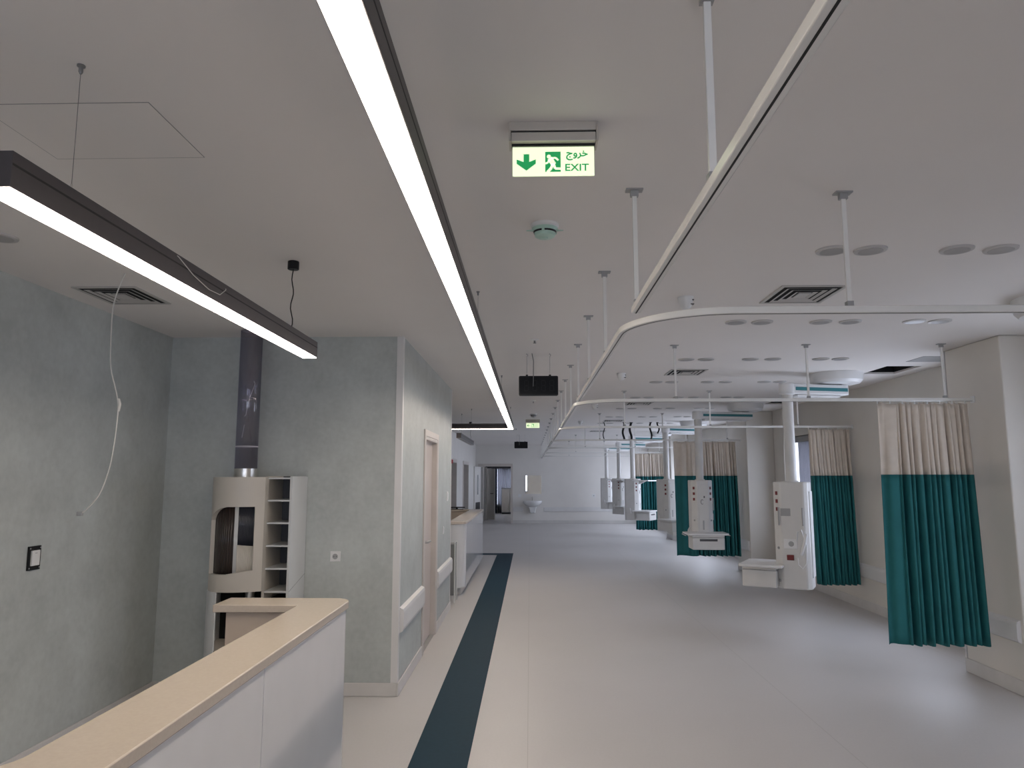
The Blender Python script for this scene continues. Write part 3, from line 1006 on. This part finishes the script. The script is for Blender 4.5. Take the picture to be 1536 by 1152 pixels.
def thick(name, polys, yy, th_, m_, parent):
    p = MB()
    for poly in polys:
        area = sum(poly[i][0] * poly[(i + 1) % len(poly)][1] - poly[(i + 1) % len(poly)][0] * poly[i][1] for i in range(len(poly)))
        p.prism(poly if area > 0 else poly[::-1], yy, yy - th_, axis='y')
    return p.build(name, m_, parent)
def limb(pts, w_):
    """polyline of constant width as quads"""
    out = []
    for (a, b), (c, d_) in zip(pts[:-1], pts[1:]):
        l_ = math.hypot(c - a, d_ - b)
        nx, nz = -(d_ - b) / l_ * w_ / 2, (c - a) / l_ * w_ / 2
        out.append([(a + nx, b + nz), (a - nx, b - nz), (c - nx, d_ - nz), (c + nx, d_ + nz)])
    return out
def exit_sign(x, y, label, left_arrow):
    t = thing('exit_sign', label, 'sign', (x, y, H))
    wd = .142
    # ceiling channel in two steps with dark gap, sloping cover below
    MB().box(-wd, wd, -.035, .035, -.030, 0).build('ceiling_channel', 'alu', t, bevel=.002)
    MB().box(-wd + .002, wd - .002, -.028, .028, -.036, -.030).build('channel_gap', 'black', t)
    MB().box(-wd + .004, wd - .004, -.034, .034, -.066, -.036).build('lamp_bar', 'alu', t, bevel=.002)
    MB().box(-wd + .006, wd - .006, -.012, .012, -.073, -.066).build('panel_slot', 'black', t)
    for s_ in (-1, 1):
        MB().box(s_ * wd - .003, s_ * wd + .003, -.038, .038, -.068, -.004).build('end_clip', 'alu', t)
    px_, z0, z1 = .134, -.172, -.073
    MB().box(-px_, px_, -.003, .003, z0, z1).build('lit_panel', 'sign', t)
    W = lambda a: -px_ + a * 2 * px_            # 0..1 across
    Z = lambda b: z1 + b * (z0 - z1)            # 0..1 downwards
    yy = -.003
    if not left_arrow:
        ar = [(.135, .25), (.205, .25), (.205, .52), (.285, .43), (.285, .58), (.17, .82), (.05, .58), (.05, .43), (.135, .52)]
    else:
        ar = [(.05, .52), (.15, .30), (.20, .30), (.14, .47), (.285, .47), (.285, .57), (.14, .57), (.20, .74), (.15, .74)]
    thick('arrow', [[(W(a), Z(b)) for a, b in ar]], yy, .0008, 'green', t)
    thick('door_print', [[(W(.40), Z(.17)), (W(.40), Z(.87)), (W(.59), Z(.87)), (W(.59), Z(.17))]], yy, .0006, 'green', t)
    man = []
    hx, hz = W(.445), Z(.34)
    man.append([(hx + .0068 * math.cos(R(a)), hz + .0068 * math.sin(R(a))) for a in range(0, 360, 30)])
    S = lambda L_: [(W(a), Z(b)) for a, b in L_]
    man += limb(S([(.455, .40), (.505, .62)]), .017)
    man += limb(S([(.46, .42), (.40, .42 + .14)]), .006) if False else limb(S([(.455, .46), (.425, .57), (.40, .575)]), .006)
    man += limb(S([(.47, .40), (.53, .385), (.56, .475)]), .006)
    man += limb(S([(.505, .60), (.52, .76), (.59, .765)]), .008)
    man += limb(S([(.495, .60), (.47, .76), (.425, .885)]), .009)
    thick('running_figure', man, yy - .0006, .0005, 'signwhite', t)
    fit_text('EXIT', W(.645), W(.935), Z(.845), Z(.60), yy, 'exit_word', t, 'green')
    fit_text('\uFE9D\uFEED\uFEAE\uFEA7', W(.66), W(.92), Z(.47), Z(.15), yy, 'persian_exit_word', t, 'green', 0, .0009)
    return t
exit_sign(.08, 2.26, 'lit green exit sign with down arrow on the ceiling in the foreground', False)
exit_sign(.06, 14.65, 'small lit exit sign with left arrow far down the ceiling', True)

def smoke(x, y, label, cap):
    t = thing('smoke_detector', label, 'detector', (x, y, H))
    MB().lathe(0, 0, [(.058, -.018), (.064, -.012), (.064, 0)], 28).build('base', 'white', t, smooth=35)
    MB().lathe(0, 0, [(.036, -.062), (.046, -.056), (.052, -.030), (.060, -.019)], 28).build('body', cap, t, smooth=35)
    MB().lathe(0, 0, [(.0505, -.042), (.0535, -.034)], 28, cap=False).build('smoke_slot', 'black', t, smooth=35)
    for a in (80, 190, 300):
        MB().box(-.0545, -.046, -.006, .006, -.044, -.032).build('slot_rib', cap, t).rotation_euler = (0, 0, R(a))
    for s_ in (-1, 1):
        MB().prism([(s_ * .052, -.012), (s_ * .085, 0), (s_ * .052, .012)][::s_], -.030, -.026).build('cap_tab', cap, t)
    MB().lathe(0, 0, [(.012, -.068), (.016, -.061)], 16).build('indicator', cap, t, smooth=35)
smoke(.072, 3.20, 'smoke detector with pale green dust cap behind the near exit sign', 'mint')
smoke(.065, 13.3, 'small smoke detector in front of the far exit sign', 'grey')

def sprinkler(x, y, label):
    t = thing('sprinkler', label, 'sprinkler', (x, y, H))
    MB().lathe(0, 0, [(.020, -.012), (.036, -.004), (.036, 0)], 20).build('rosette', 'white', t, smooth=40)
    MB().lathe(0, 0, [(.007, -.030), (.009, -.012)], 12).build('stem', 'wirec', t, smooth=40)
    MB().lathe(0, 0, [(.014, -.034), (.014, -.031)], 14).build('deflector', 'wirec', t)
sprinkler(.043, 6.0, 'small ceiling sprinkler in front of the near hanging digital clock')
sprinkler(.055, 11.0, 'small ceiling sprinkler behind the near hanging digital clock')
sprinkler(-.33 - .0, 17.4, 'small ceiling sprinkler beyond the end of the long lamp')

# digital clocks
def clock(x, y, zc, label):
    t = thing('digital_clock', label, 'clock', (x, y, zc))
    a, b, r_ = .184, .0925, .014
    poly = arc(a - r_, b - r_, r_, 0, 90, 4) + arc(-a + r_, b - r_, r_, 90, 180, 4) + arc(-a + r_, -b + r_, r_, 180, 270, 4) + arc(a - r_, -b + r_, r_, 270, 360, 4)
    MB().prism(poly, -.03, .03, axis='y').build('case', 'black', t, bevel=.004)
    MB().box(-a + .012, a - .012, -.0325, -.0300, -b + .012, b - .012).build('screen', 'screen', t)
    for k in range(4):
        cx_ = -.112 + k * .078 - (.006 if k > 1 else -.0) + (.0 if k < 2 else .008)
        w2, h2, s_ = .022, .052, .0075
        dg = thing_part(t, 'digit')
        for (x0, x1, z0, z1) in ((-w2 + s_, w2 - s_, h2 - s_, h2), (-w2 + s_, w2 - s_, -s_ / 2, s_ / 2), (-w2 + s_, w2 - s_, -h2, -h2 + s_),
                                 (-w2, -w2 + s_, s_ * .6, h2 - s_ * .6), (w2 - s_, w2, s_ * .6, h2 - s_ * .6), (-w2, -w2 + s_, -h2 + s_ * .6, -s_ * .6), (w2 - s_, w2, -h2 + s_ * .6, -s_ * .6)):
            dg.box(cx_ + x0, cx_ + x1, -.0335, -.0325, z0, z1)
        dg.build('digit', 'seg', t)
    cl = MB()
    for z in (-.02, .02):
        cl.box(-.004, .004, -.0335, -.0325, z - .004, z + .004)
    cl.build('colon', 'seg', t)
    for s_ in (-1, 1):
        xx = s_ * .108
        MB().box(xx - .010, xx + .010, -.012, .012, b, b + .014).build('hanger_lug', 'black', t, bevel=.002)
        MB().tube([(xx, 0, b + .01), (xx, 0, H - zc - .025)], .0018, 6).build('hanger_wire', 'bracket', t)
        hk = [(xx + .009 * math.sin(R(q)), 0, H - zc - .012 + .010 * math.cos(R(q)) - .006) for q in range(-160, 200, 40)]
        MB().tube([(xx, 0, H - zc)] + hk[3:], .0022, 6).build('ceiling_hook', 'wirec', t)
    MB().tube([(-.060, 0, H - zc), (-.056, 0, H - zc - .02), (-.046, -.01, H - zc - .07), (-.047, -.04, b + .02), (-.048, -.040, b - .05), (-.050, -.038, b - .10)], .0036, 8).build('power_cable', 'wirec', t, smooth=60)
def thing_part(t, n):
    return MB()
clock(.082, 6.70, 2.54, 'black digital wall clock hanging from the ceiling, nearer and larger one')
clock(-.245, 20.0, 2.56, 'black digital clock hanging from the ceiling, small one far down the aisle')

# air diffusers
def vent(x, y, label, sx=.40, sy=.44):
    t = thing('air_vent', label, 'vent', (x, y, H))
    def ring(a, b, w_, z0, z1, name, m_):
        r_ = MB()
        r_.box(-a, a, -b, -b + w_, z0, z1).box(-a, a, b - w_, b, z0, z1).box(-a, -a + w_, -b + w_, b - w_, z0, z1).box(a - w_, a, -b + w_, b - w_, z0, z1)
        return r_.build(name, m_, t)
    MB().box(-sx / 2 + .02, sx / 2 - .02, -sy / 2 + .02, sy / 2 - .02, -.0035, -.0005).build('dark_duct', 'void', t)
    ring(sx / 2, sy / 2, .022, -.007, 0, 'frame', 'ventm')
    for k in range(3):
        a = sx / 2 - .048 - k * .042
        b = sy / 2 - .048 - k * .042
        # sloping louvre ring
        l_ = MB()
        w_ = .020
        for sgn in (-1, 1):
            l_.add([(-a, sgn * b, -.009), (a, sgn * b, -.009), (a - w_, sgn * (b - w_), -.003), (-a + w_, sgn * (b - w_), -.003)], [(0, 1, 2, 3)])
            l_.add([(sgn * a, -b, -.009), (sgn * a, b, -.009), (sgn * (a - w_), b - w_, -.003), (sgn * (a - w_), -b + w_, -.003)], [(0, 1, 2, 3)])
        l_.build('louvre', 'ventm', t, solid=.0015)
    a = sx / 2 - .048 - 3 * .042 + .012
    b = sy / 2 - .048 - 3 * .042 + .012
    MB().box(-a, a, -b, b, -.009, -.003).build('centre_plate', 'ventm', t)
ordn = ['nearest', 'second nearest', 'third nearest', 'fourth nearest', 'farthest']
for k, yv in enumerate((4.52, 7.98, 11.45, 15.02, 18.5)):
    vent(1.735, yv, 'square ceiling air vent on the right, %s of the row down the ward' % ordn[k])
vent(-2.60, 4.44, 'square ceiling air vent in the left corner above the sage wall')

# motion sensors
for k, (xv, yv) in enumerate(((1.01, 4.58), (1.03, 8.05), (1.05, 11.6), (1.06, 15.1))):
    t = thing('motion_sensor', 'white motion sensor on the ceiling right of the curtain track, %s one' % ordn[k], 'sensor', (xv, yv, H))
    MB().lathe(0, 0, [(.048, -.010), (.052, 0)], 24).build('base', 'white', t, smooth=35)
    MB().lathe(0, 0, [(.020, -.078), (.036, -.062), (.046, -.030), (.048, -.010)], 24).build('housing', 'white', t, smooth=35)
    for z in (-.022, -.050):
        MB().box(.020, .0485, -.030, -.004, z - .003, z + .003).build('slot', 'dgrey', t)

# round downlights (switched off), three pairs a row
cols = [1.55, 1.745, 2.18, 2.40, 2.87, 3.06]
rowl = ['nearest', 'second', 'third', 'fourth', 'fifth', 'sixth', 'seventh', 'eighth']
coll = ['leftmost', 'second from left', 'third from left', 'fourth from left', 'fifth from left', 'rightmost']
proto = None
for k in range(8):
    yv = 3.61 + 1.735 * k
    for j, xv in enumerate(cols):
        if k == 0 and j > 3:
            continue
        lab = 'unlit round ceiling downlight, %s in the %s row from the camera' % (coll[j] if not (k == 0 and j == 3) else 'rightmost', rowl[k])
        if proto is None:
            proto = thing('downlight', lab, 'downlight', (xv, yv, H), 0, 'round downlights over the beds')
            rg = MB()
            rg.lathe(0, 0, [(.068, -.010), (.078, -.008), (.080, 0)], 28)
            rg.build('trim_ring', 'dlring', proto, smooth=30)
            MB().lathe(0, 0, [(.060, -.0112), (.060, -.0098)], 24).build('lens', 'dllens', proto)
        else:
            dup(proto, (xv, yv, H), 0, lab)
dup(proto, (-2.56, 3.30, H), 0, 'unlit round ceiling downlight at the far left edge above the sage wall', 'round downlights over the beds')

# ================================================================== CURTAIN TRACKS
def rod(parent, off, x, y):
    r_ = MB(off).box(x - .009, x + .009, y - .007, y + .007, ZT + .015, H - .006).build('drop_rod', 'track', parent, bevel=.002)
    MB(off).box(x - .034, x + .034, y - .02, y + .02, H - .006, H).box(x - .016, x + .016, y - .011, y + .011, H - .030, H - .006).build('ceiling_plate', 'bracket', r_)
    MB(off).box(x - .012, x + .012, y - .014, y + .014, ZT + .012, ZT + .034).build('rail_clamp', 'bracket', r_)
XT = .425
tl = ['nearest', 'second', 'third', 'fourth', 'fifth', 'sixth', 'seventh']
def track(y0, y1, xe, label, bend=True):
    off = (XT, y0, ZT)
    t = thing('curtain_track', label, 'curtain track', off)
    r_ = .42
    if bend:
        path = [(xe, y0)] + [(XT + r_ + r_ * math.cos(R(a)), y0 + r_ + r_ * math.sin(R(a))) for a in range(270, 179, -6)] + [(XT, y1)]
    else:
        path = [(XT, y0), (XT, y1)]
    MB(off).sweep_flat(path, .034, ZT - .014, ZT + .014).build('rail', 'track', t, smooth=35, bevel=.003)
    MB(off).sweep_flat(path, .005, ZT - .0148, ZT - .0135).build('runner_slot', 'lampslot', t)
    n_ = max(1, round((y1 - y0) / 1.14))
    for k in range(1, n_ + 1):
        yy = y0 + (y1 - .03 - y0) * k / n_
        rod(t, off, XT, yy)
    if bend:
        MB(off).box(XT - .017, XT + .017, y1 - .03, y1 + .0, ZT - .017, ZT + .017).build('end_cap', 'white', t, bevel=.003)
        for xx in ((1.28, 2.43, 3.60)):
            rod(t, off, xx, y0)
        MB(off).box(xe - .012, xe, y0 - .025, y0 + .025, ZT - .03, ZT + .03).build('wall_flange', 'white', t, bevel=.003)
    return t
track(-2.0, 2.83, None, 'straight white curtain track overhead running towards the camera', False)
for k, ty in enumerate(TR):
    y1 = (TR + [YF])[k + 1] - .03
    pier = any(a < ty < b for a, b in PIERS)
    track(ty, y1, XP if pier else XR, 'white curtain track with a curved corner, %s one down the ward' % tl[k])

# ================================================================== CURTAINS
def curtain(x0, x1, b0, b1, y, dy_bot, z0, zm, z1, label, npl, flat=0., seed=1):
    """hanging cloth: x0..x1 at the top, b0..b1 at the hem, npl pleats; flat = share of the left end hanging nearly flat"""
    rnd = random.Random(seed)
    off = ((x0 + x1) / 2, y, z0)
    t = thing('privacy_curtain', label, 'curtain', off)
    N = 220
    # uneven pleats: irregular phase
    ph = [0]
    for i in range(N):
        s_ = i / N
        rate = (.28 if s_ < flat else 1.0) * (1 + .55 * math.sin(s_ * 23 + seed) * .6 + .25 * math.sin(s_ * 57 + seed * 2))
        ph.append(ph[-1] + max(.12, rate))
    tot = ph[-1]
    ph = [p / tot * npl * 2 * math.pi for p in ph]
    wob = [rnd.uniform(.6, 1.25) for _ in range(npl * 3 + 8)]
    def pt(i, z):
        s_ = i / N
        k = (z1 - z) / (z1 - z0)           # 0 top .. 1 hem
        xa = x0 + (b0 - x0) * k
        xb = x1 + (b1 - x1) * k
        a = wob[int(ph[i] / (2 * math.pi) * 2) % len(wob)]
        b = wob[(int(ph[i] / (2 * math.pi) * 2) + 1) % len(wob)]
        fr_ = (ph[i] / math.pi) % 1
        am = (a + (b - a) * fr_)
        amp = (.018 + .030 * min(1, k * 3)) * am * (.45 if s_ < flat * .8 else 1)
        sn = math.sin(ph[i] + .35 * math.sin(k * 2.2 + seed))
        sn = math.copysign(abs(sn) ** .8, sn)
        x = xa + (xb - xa) * s_ + .010 * math.cos(ph[i] * 1.0) * (1 - k * .3) + .006 * math.sin(ph[i] * .5 + 3 * k)
        yy = y + amp * sn + dy_bot * k + .006 * math.sin(ph[i] * 2.3) * (1 - min(1, k * 5))
        return (x, yy, z)
    def panel(name, za, zb, rows, m_):
        p = MB(off)
        vs_, fs = [], []
        for r__ in range(rows + 1):
            z = za + (zb - za) * r__ / rows
            for i in range(N + 1):
                q = pt(i, z)
                zz = z
                if r__ == 0 and name == 'lower_panel':
                    zz = z + .008 * math.sin(ph[i] * .5)
                if r__ == rows and name == 'upper_panel':
                    zz = z + .010 * math.sin(ph[i] * 1.0) - .004
                vs_.append((q[0], q[1], zz))
        for r__ in range(rows):
            for i in range(N):
                a = r__ * (N + 1) + i
                fs.append((a, a + 1, a + N + 2, a + N + 1))
        p.add(vs_, fs)
        return p.build(name, m_, t, smooth=80, solid=.002)
    panel('upper_panel', zm, z1, 10, 'cream')
    panel('lower_panel', z0, zm, 16, 'teal')
    hdr = MB(off)
    nh = max(5, int((x1 - x0) / .09))
    for k in range(nh):
        xx = x0 + .01 + (x1 - x0 - .02) * k / (nh - 1)
        MB(off).box(xx - .004, xx + .004, y - .003, y + .003, z1 - .006, ZT - .0155).build('curtain_hook', 'white', t)
    return t
curtain(3.00, 3.765, 2.925, 3.735, 6.285, -.10, .335, 1.715, ZT - .03, 'large teal and cream privacy curtain in the right foreground', 12, .26, 1)
curtain(3.72, 4.255, 3.74, 4.275, 9.735, -.03, .305, 1.71, ZT - .03, 'teal and cream privacy curtain behind the nearest medical pendant', 13, 0, 2)
curtain(2.60, 3.72, 2.60, 3.73, 13.23, -.08, .30, 1.71, ZT - .03, 'teal and cream privacy curtain behind the second medical pendant, flat left half', 16, .36, 3)
curtain(2.90, 3.68, 2.90, 3.70, 20.18, -.04, .25, 1.70, ZT - .03, 'small teal and cream privacy curtain far down the ward', 14, 0, 4)

# ================================================================== MEDICAL PENDANTS
def octo(w_, d_, c):
    e = .045
    return [(-w_ + c, -d_), (w_ - c, -d_), (w_, -d_ + c), (w_, d_ - e), (w_ - e, d_), (-w_ + e, d_), (-w_, d_ - e), (-w_, -d_ + c)]
def pendant(px_, py_, dx, dy, face, label, zbot=.60, tray='front', top_shelf=False, column=True):
    """px,py: column axis; dx,dy: where the ceiling hub sits relative to it; face: direction (deg) of the working front"""
    t = thing('medical_pendant', label, 'medical pendant', (px_, py_, 0))
    ztop = 1.64
    rz = R(face + 90)
    mw = Matrix.Rotation(rz, 4, 'Z')
    def part(m_, name, mat_, par=None, **k):
        o_ = m_.build(name, mat_, par or t, **k)
        if par is None:
            o_.rotation_euler = (0, 0, rz)
        return o_
    w_, d_, c = .165, .180, .080
    part(MB().prism(octo(w_, d_, c), zbot, ztop), 'column', 'pend', bevel=.012, smooth=35)
    # front service panel with two grooves
    MBf = MB()
    MBf.box(-.060, .060, -d_ - .006, -d_, zbot + .06, ztop - .07)
    fpn = part(MBf, 'service_panel', 'pend', bevel=.003)
    MB().box(-.012, .012, -d_ - .0075, -d_ - .006, zbot + .28, zbot + .42).build('outlet_plate', 'bracket', fpn)
    MB().tube([(-.012 + .02 * math.cos(R(a)), -d_ - .010, ztop - .33 + .035 * math.sin(R(a))) for a in range(40, 330, 30)], .004, 6).build('hook', 'dgrey', fpn)
    MB().box(.012, .03, -d_ - .010, -d_ - .006, ztop - .27, ztop - .24).build('clip', 'dgrey', fpn)
    # sockets on both chamfers
    s2 = math.sqrt(.5)
    for sg in (-1, 1):
        cxm, cym = sg * (w_ - c / 2), -d_ + c / 2
        for k in range(3):
            z = ztop - .12 - k * .085
            so = MB().box(-.017, .017, -.006, .004, z - .020, z + .020).build('red_socket', 'red', t, bevel=.003)
            so.matrix_local = mw @ Matrix.Translation((cxm, cym, 0)) @ Matrix.Rotation(R(45) * sg, 4, 'Z')
        for z in (zbot + .42, zbot + .22, zbot + .08):
            go = MB().lathe(0, 0, [(.014, 0), (.014, .008), (.007, .014)], 14).build('gas_outlet', 'bracket', t, smooth=40)
            go.matrix_local = mw @ Matrix.Translation((cxm, cym, z)) @ Matrix.Rotation(R(45) * sg, 4, 'Z') @ Matrix.Rotation(R(90), 4, 'X')
    # right side fittings: sloping bracket, label, socket, red socket, phone handset and cord
    for sg in (1, -1):
        xs_ = sg * w_
        def sb(y0, y1, z0, z1, th_, name, m_, **k):
            return part(MB().box(xs_, xs_ + sg * th_, y0, y1, z0, z1), name, m_, **k)
        sb(-.10, .00, 1.28, 1.36, .002, 'info_label', 'bracket') if sg > 0 else None
        if sg > 0:
            for yy in (-.12, .12):
                o_ = part(MB().box(xs_, xs_ + .012, yy - .008, yy + .008, 1.18, 1.37), 'hook_rail', 'bracket', bevel=.003)
            pl_ = sb(-.08, .055, zbot + .42, zbot + .52, .010, 'socket_plate', 'pend_w', bevel=.003)
            MB().lathe(0, 0, [(.026, 0), (.028, .003)], 16).build('socket_insert', 'bracket', pl_, smooth=40).matrix_local = Matrix.Translation((xs_ + .010, -.005, zbot + .47)) @ Matrix.Rotation(R(90), 4, 'Y')
            sb(-.055, .015, zbot + .30, zbot + .355, .012, 'red_socket', 'red', bevel=.003)
            part(MB().tube([(xs_ + .02, .09, zbot + .36), (xs_ + .028, .13, zbot + .48), (xs_ + .026, .15, zbot + .58)], .016, 8), 'handset', 'pend_w', smooth=60)
            part(MB().tube([(xs_ + .015, .055, zbot + .33), (xs_ + .03, .06, zbot + .26), (xs_ + .03, .10, zbot + .22), (xs_ + .03, .14, zbot + .28), (xs_ + .02, .15, zbot + .45), (xs_ + .015, .10, zbot + .62), (xs_ + .01, .06, zbot + .60), (xs_ + .01, .05, zbot + .50)], .006, 6), 'handset_cord', 'pend_w', smooth=60)
        else:
            part(MB().tube([(xs_ - .01, .02, zbot + .30), (xs_ - .035, .0, zbot + .26), (xs_ - .04, -.02, zbot + .17)], .012, 8), 'side_lever', 'pend_w', smooth=60)
    # back rail
    part(MB().box(-.09, .09, d_, d_ + .012, zbot + .12, ztop - .1), 'back_panel', 'pend_w', bevel=.003)
    # tray with drawer on the front
    zs = zbot + .235
    tr_ = part(MB().prism([(-.27, -d_ - .36), (.27, -d_ - .36), (.31, -d_ - .30), (.31, -d_ + .09), (-.31, -d_ + .09), (-.31, -d_ - .30)], zs - .012, zs + .012), 'tray', 'pend_w', bevel=.005)
    part(MB().prism([(-.235, -d_ - .33), (.235, -d_ - .33), (.235, -d_ + .02), (-.235, -d_ + .02)], zs - .045, zs - .012), 'tray_support', 'pend', bevel=.003)
    dw = part(MB().box(-.235, .235, -d_ - .335, -d_ + .02, zbot + .01, zs - .048), 'drawer', 'pend', bevel=.012)
    MB().box(-.13, .13, -d_ - .337, -d_ - .333, zs - .10, zs - .068).build('drawer_grip', 'dgrey', dw)
    for sg in (-1, 1):
        part(MB().tube([(sg * .325, -d_ - .30, zs - .02), (sg * .325, -d_ + .02, zs - .02)], .007, 8), 'side_rail', 'steel')
    if top_shelf:
        part(MB().box(-.30, .30, -d_ - .34, -d_ + .09, ztop - .062, ztop - .035), 'upper_shelf', 'pend_w', bevel=.006)
        part(MB().prism([(-d_, ztop - .062), (-d_ - .16, ztop - .062), (-d_, ztop - .14)][::-1], -.06, .06, axis='x'), 'shelf_bracket', 'pend')
    # tube to the arm
    za = 2.60
    MB().lathe(0, 0, [(.058, ztop), (.058, za + .02)], 24).build('drop_tube', 'pend', t, smooth=40)
    MB().lathe(0, 0, [(.075, ztop), (.075, ztop + .015)], 24).build('tube_flange', 'pend', t, smooth=40)
    # arm
    ln = math.hypot(dx, dy)
    aa = math.atan2(dy, dx)
    ma = Matrix.Rotation(aa, 4, 'Z')
    ar_ = MB().box(.03, ln + .10, -.075, .075, za, za + .115).build('arm', 'pend_w', t, bevel=.012)
    ar_.matrix_local = ma
    for sg in (-1, 1):
        MB().box(.06, ln + .085, sg * .0755, sg * .0775, za + .040, za + .078).build('teal_band', 'teal_strip', ar_)
    cp = MB().lathe(0, 0, [(.075, za - .006), (.086, za + .005), (.086, za + .112), (.075, za + .122)], 28).build('arm_end_cap', 'pend_w', t, smooth=35)
    MB().box(.09, ln, -.06, .06, za - .028, za - .002).build('under_cover', 'pend_w', t, bevel=.006).matrix_local = ma
    MB().lathe(dx, dy, [(.055, za + .115), (.055, H - .11)], 20).build('pivot', 'bracket', t, smooth=40)
    MB().lathe(dx, dy, [(.20, H - .125), (.245, H - .115), (.272, H - .085), (.285, H - .02), (.285, H)], 40).build('ceiling_cover', 'pend_w', t, smooth=30)
    return t
HX = 3.45
pendant(3.42, 3.55, .03, 1.08, 0, 'medical pendant at the right edge, only its ceiling cover in view')
pendant(2.85, 8.00, .61, .15, 152, 'nearest medical pendant with its tray pointing left', .52)
pendant(2.66, 11.45, .79, .14, -92, 'second medical pendant with drawer facing the camera', .61)
pendant(2.80, 14.95, .65, .30, -68, 'third medical pendant half hidden by the teal curtain', .61)
pendant(2.60, 18.45, .80, .35, -30, 'fourth medical pendant with upper shelf and tray pointing right', .61, top_shelf=True)
pendant(2.68, 21.95, .76, .40, -60, 'fifth medical pendant with upper shelf, second from the far wall', .58, top_shelf=True)
pendant(2.63, 25.0, .80, .40, -28, 'farthest medical pendant with upper shelf by the far wall', .60, top_shelf=True)

# black hoses hanging from the ceiling
for k, (xx, ln, rr, lab) in enumerate(((1.60, .36, .010, 'thin black cable hanging from the ceiling, leftmost of five'), (2.02, .37, .022, 'black hose hanging from the ceiling, second from left of five'),
                                       (2.17, .36, .024, 'black hose hanging from the ceiling, middle of five'), (2.60, .37, .018, 'black hose hanging from the ceiling, fourth from left of five'),
                                       (2.76, .24, .016, 'short black cable hanging from the ceiling, rightmost of five'))):
    off = (xx, 15.5, H - ln)
    pts = [(xx + .02 * math.sin(q * .8 + k) - .01, 15.5, H - ln * q / 8) for q in range(9)]
    t = thing('hanging_hose', lab, 'hose', off, 0, 'black hoses hanging over the third bay')
    MB(off).tube(pts, rr, 8).build('hose', 'black', t, smooth=60)
    MB(off).lathe(xx - .01 + .02 * math.sin(k), 15.5, [(rr + .012, H - .012), (rr + .015, H)], 14).build('ceiling_grommet', 'dgrey', t)

# ================================================================== FAR WALL: BASIN, MIRROR, ALARM
t = thing('wall_basin', 'white ceramic basin with half pedestal on the far wall', 'basin', (.09, YF, .80))
bs = MB()
prof = []
n = 24
rings = [(.34, .24, .02, 0), (.345, .25, .0, .0), (.33, .24, -.06, 0), (.25, .19, -.14, .0), (.13, .13, -.18, 0)]
vs_, fs = [], []
for (a, b, z, _) in rings:
    for i in range(n):
        q = 2 * math.pi * i / n
        yy = -.24 + b * math.sin(q)
        vs_.append((a * math.cos(q), min(-.002, yy), z))
for k in range(len(rings) - 1):
    for i in range(n):
        j = (i + 1) % n
        fs.append((k * n + i, (k + 1) * n + i, (k + 1) * n + j, k * n + j))
fs.append(tuple(range((len(rings) - 1) * n, len(rings) * n))[::-1])
m0 = len(vs_)
for (s_, z) in ((.88, .02), (.80, -.02), (.5, -.10), (.12, -.115)):
    for i in range(n):
        q = 2 * math.pi * i / n
        vs_.append((.34 * s_ * math.cos(q), min(-.03, -.26 + .22 * s_ * math.sin(q)), z))
for i in range(n):
    j = (i + 1) % n
    fs.append((i, j, m0 + j, m0 + i))
for k in range(3):
    for i in range(n):
        j = (i + 1) % n
        fs.append((m0 + k * n + i, m0 + k * n + j, m0 + (k + 1) * n + j, m0 + (k + 1) * n + i))
fs.append(tuple(range(m0 + 3 * n, m0 + 4 * n)))
bs.add(vs_, fs)
bs.build('bowl', 'ceramic', t, smooth=50)
MB().prism([(-.15, -.17), (.15, -.17), (.09, -.42), (-.09, -.42)][::-1], -.005, -.24, axis='y').build('half_pedestal', 'ceramic', t, bevel=.03, seg=3)
MB().lathe(0, -.07, [(.022, .02), (.022, .12), (.026, .13), (.026, .16)], 14).tube([(0, -.07, .11), (0, -.14, .13), (0, -.18, .11)], .012, 8).build('tap', 'steel', t, smooth=50)
t = thing('wall_mirror', 'rectangular mirror on the far wall above the basin', 'mirror', (.13, YF, 1.07))
MB().box(-.29, .29, -.012, 0, 0, .66).build('mirror_glass', 'mirror', t)
MB().box(-.295, .295, -.010, 0, -.008, 0).build('lower_clip', 'steel', t)
MB().box(-.295, .295, -.010, 0, .66, .668).build('upper_clip', 'steel', t)
t = thing('fire_alarm', 'red alarm beacon on the left wall above the doors', 'alarm', (XL2, 17.65, 1.98))
MB().box(0, .06, -.09, .09, 0, .16).build('base', 'redalarm', t, bevel=.01)
MB().lathe(.06, 0, [(.05, .03), (.065, .05), (.065, .11), (.05, .13)], 18).build('beacon', 'redalarm', t, smooth=40)
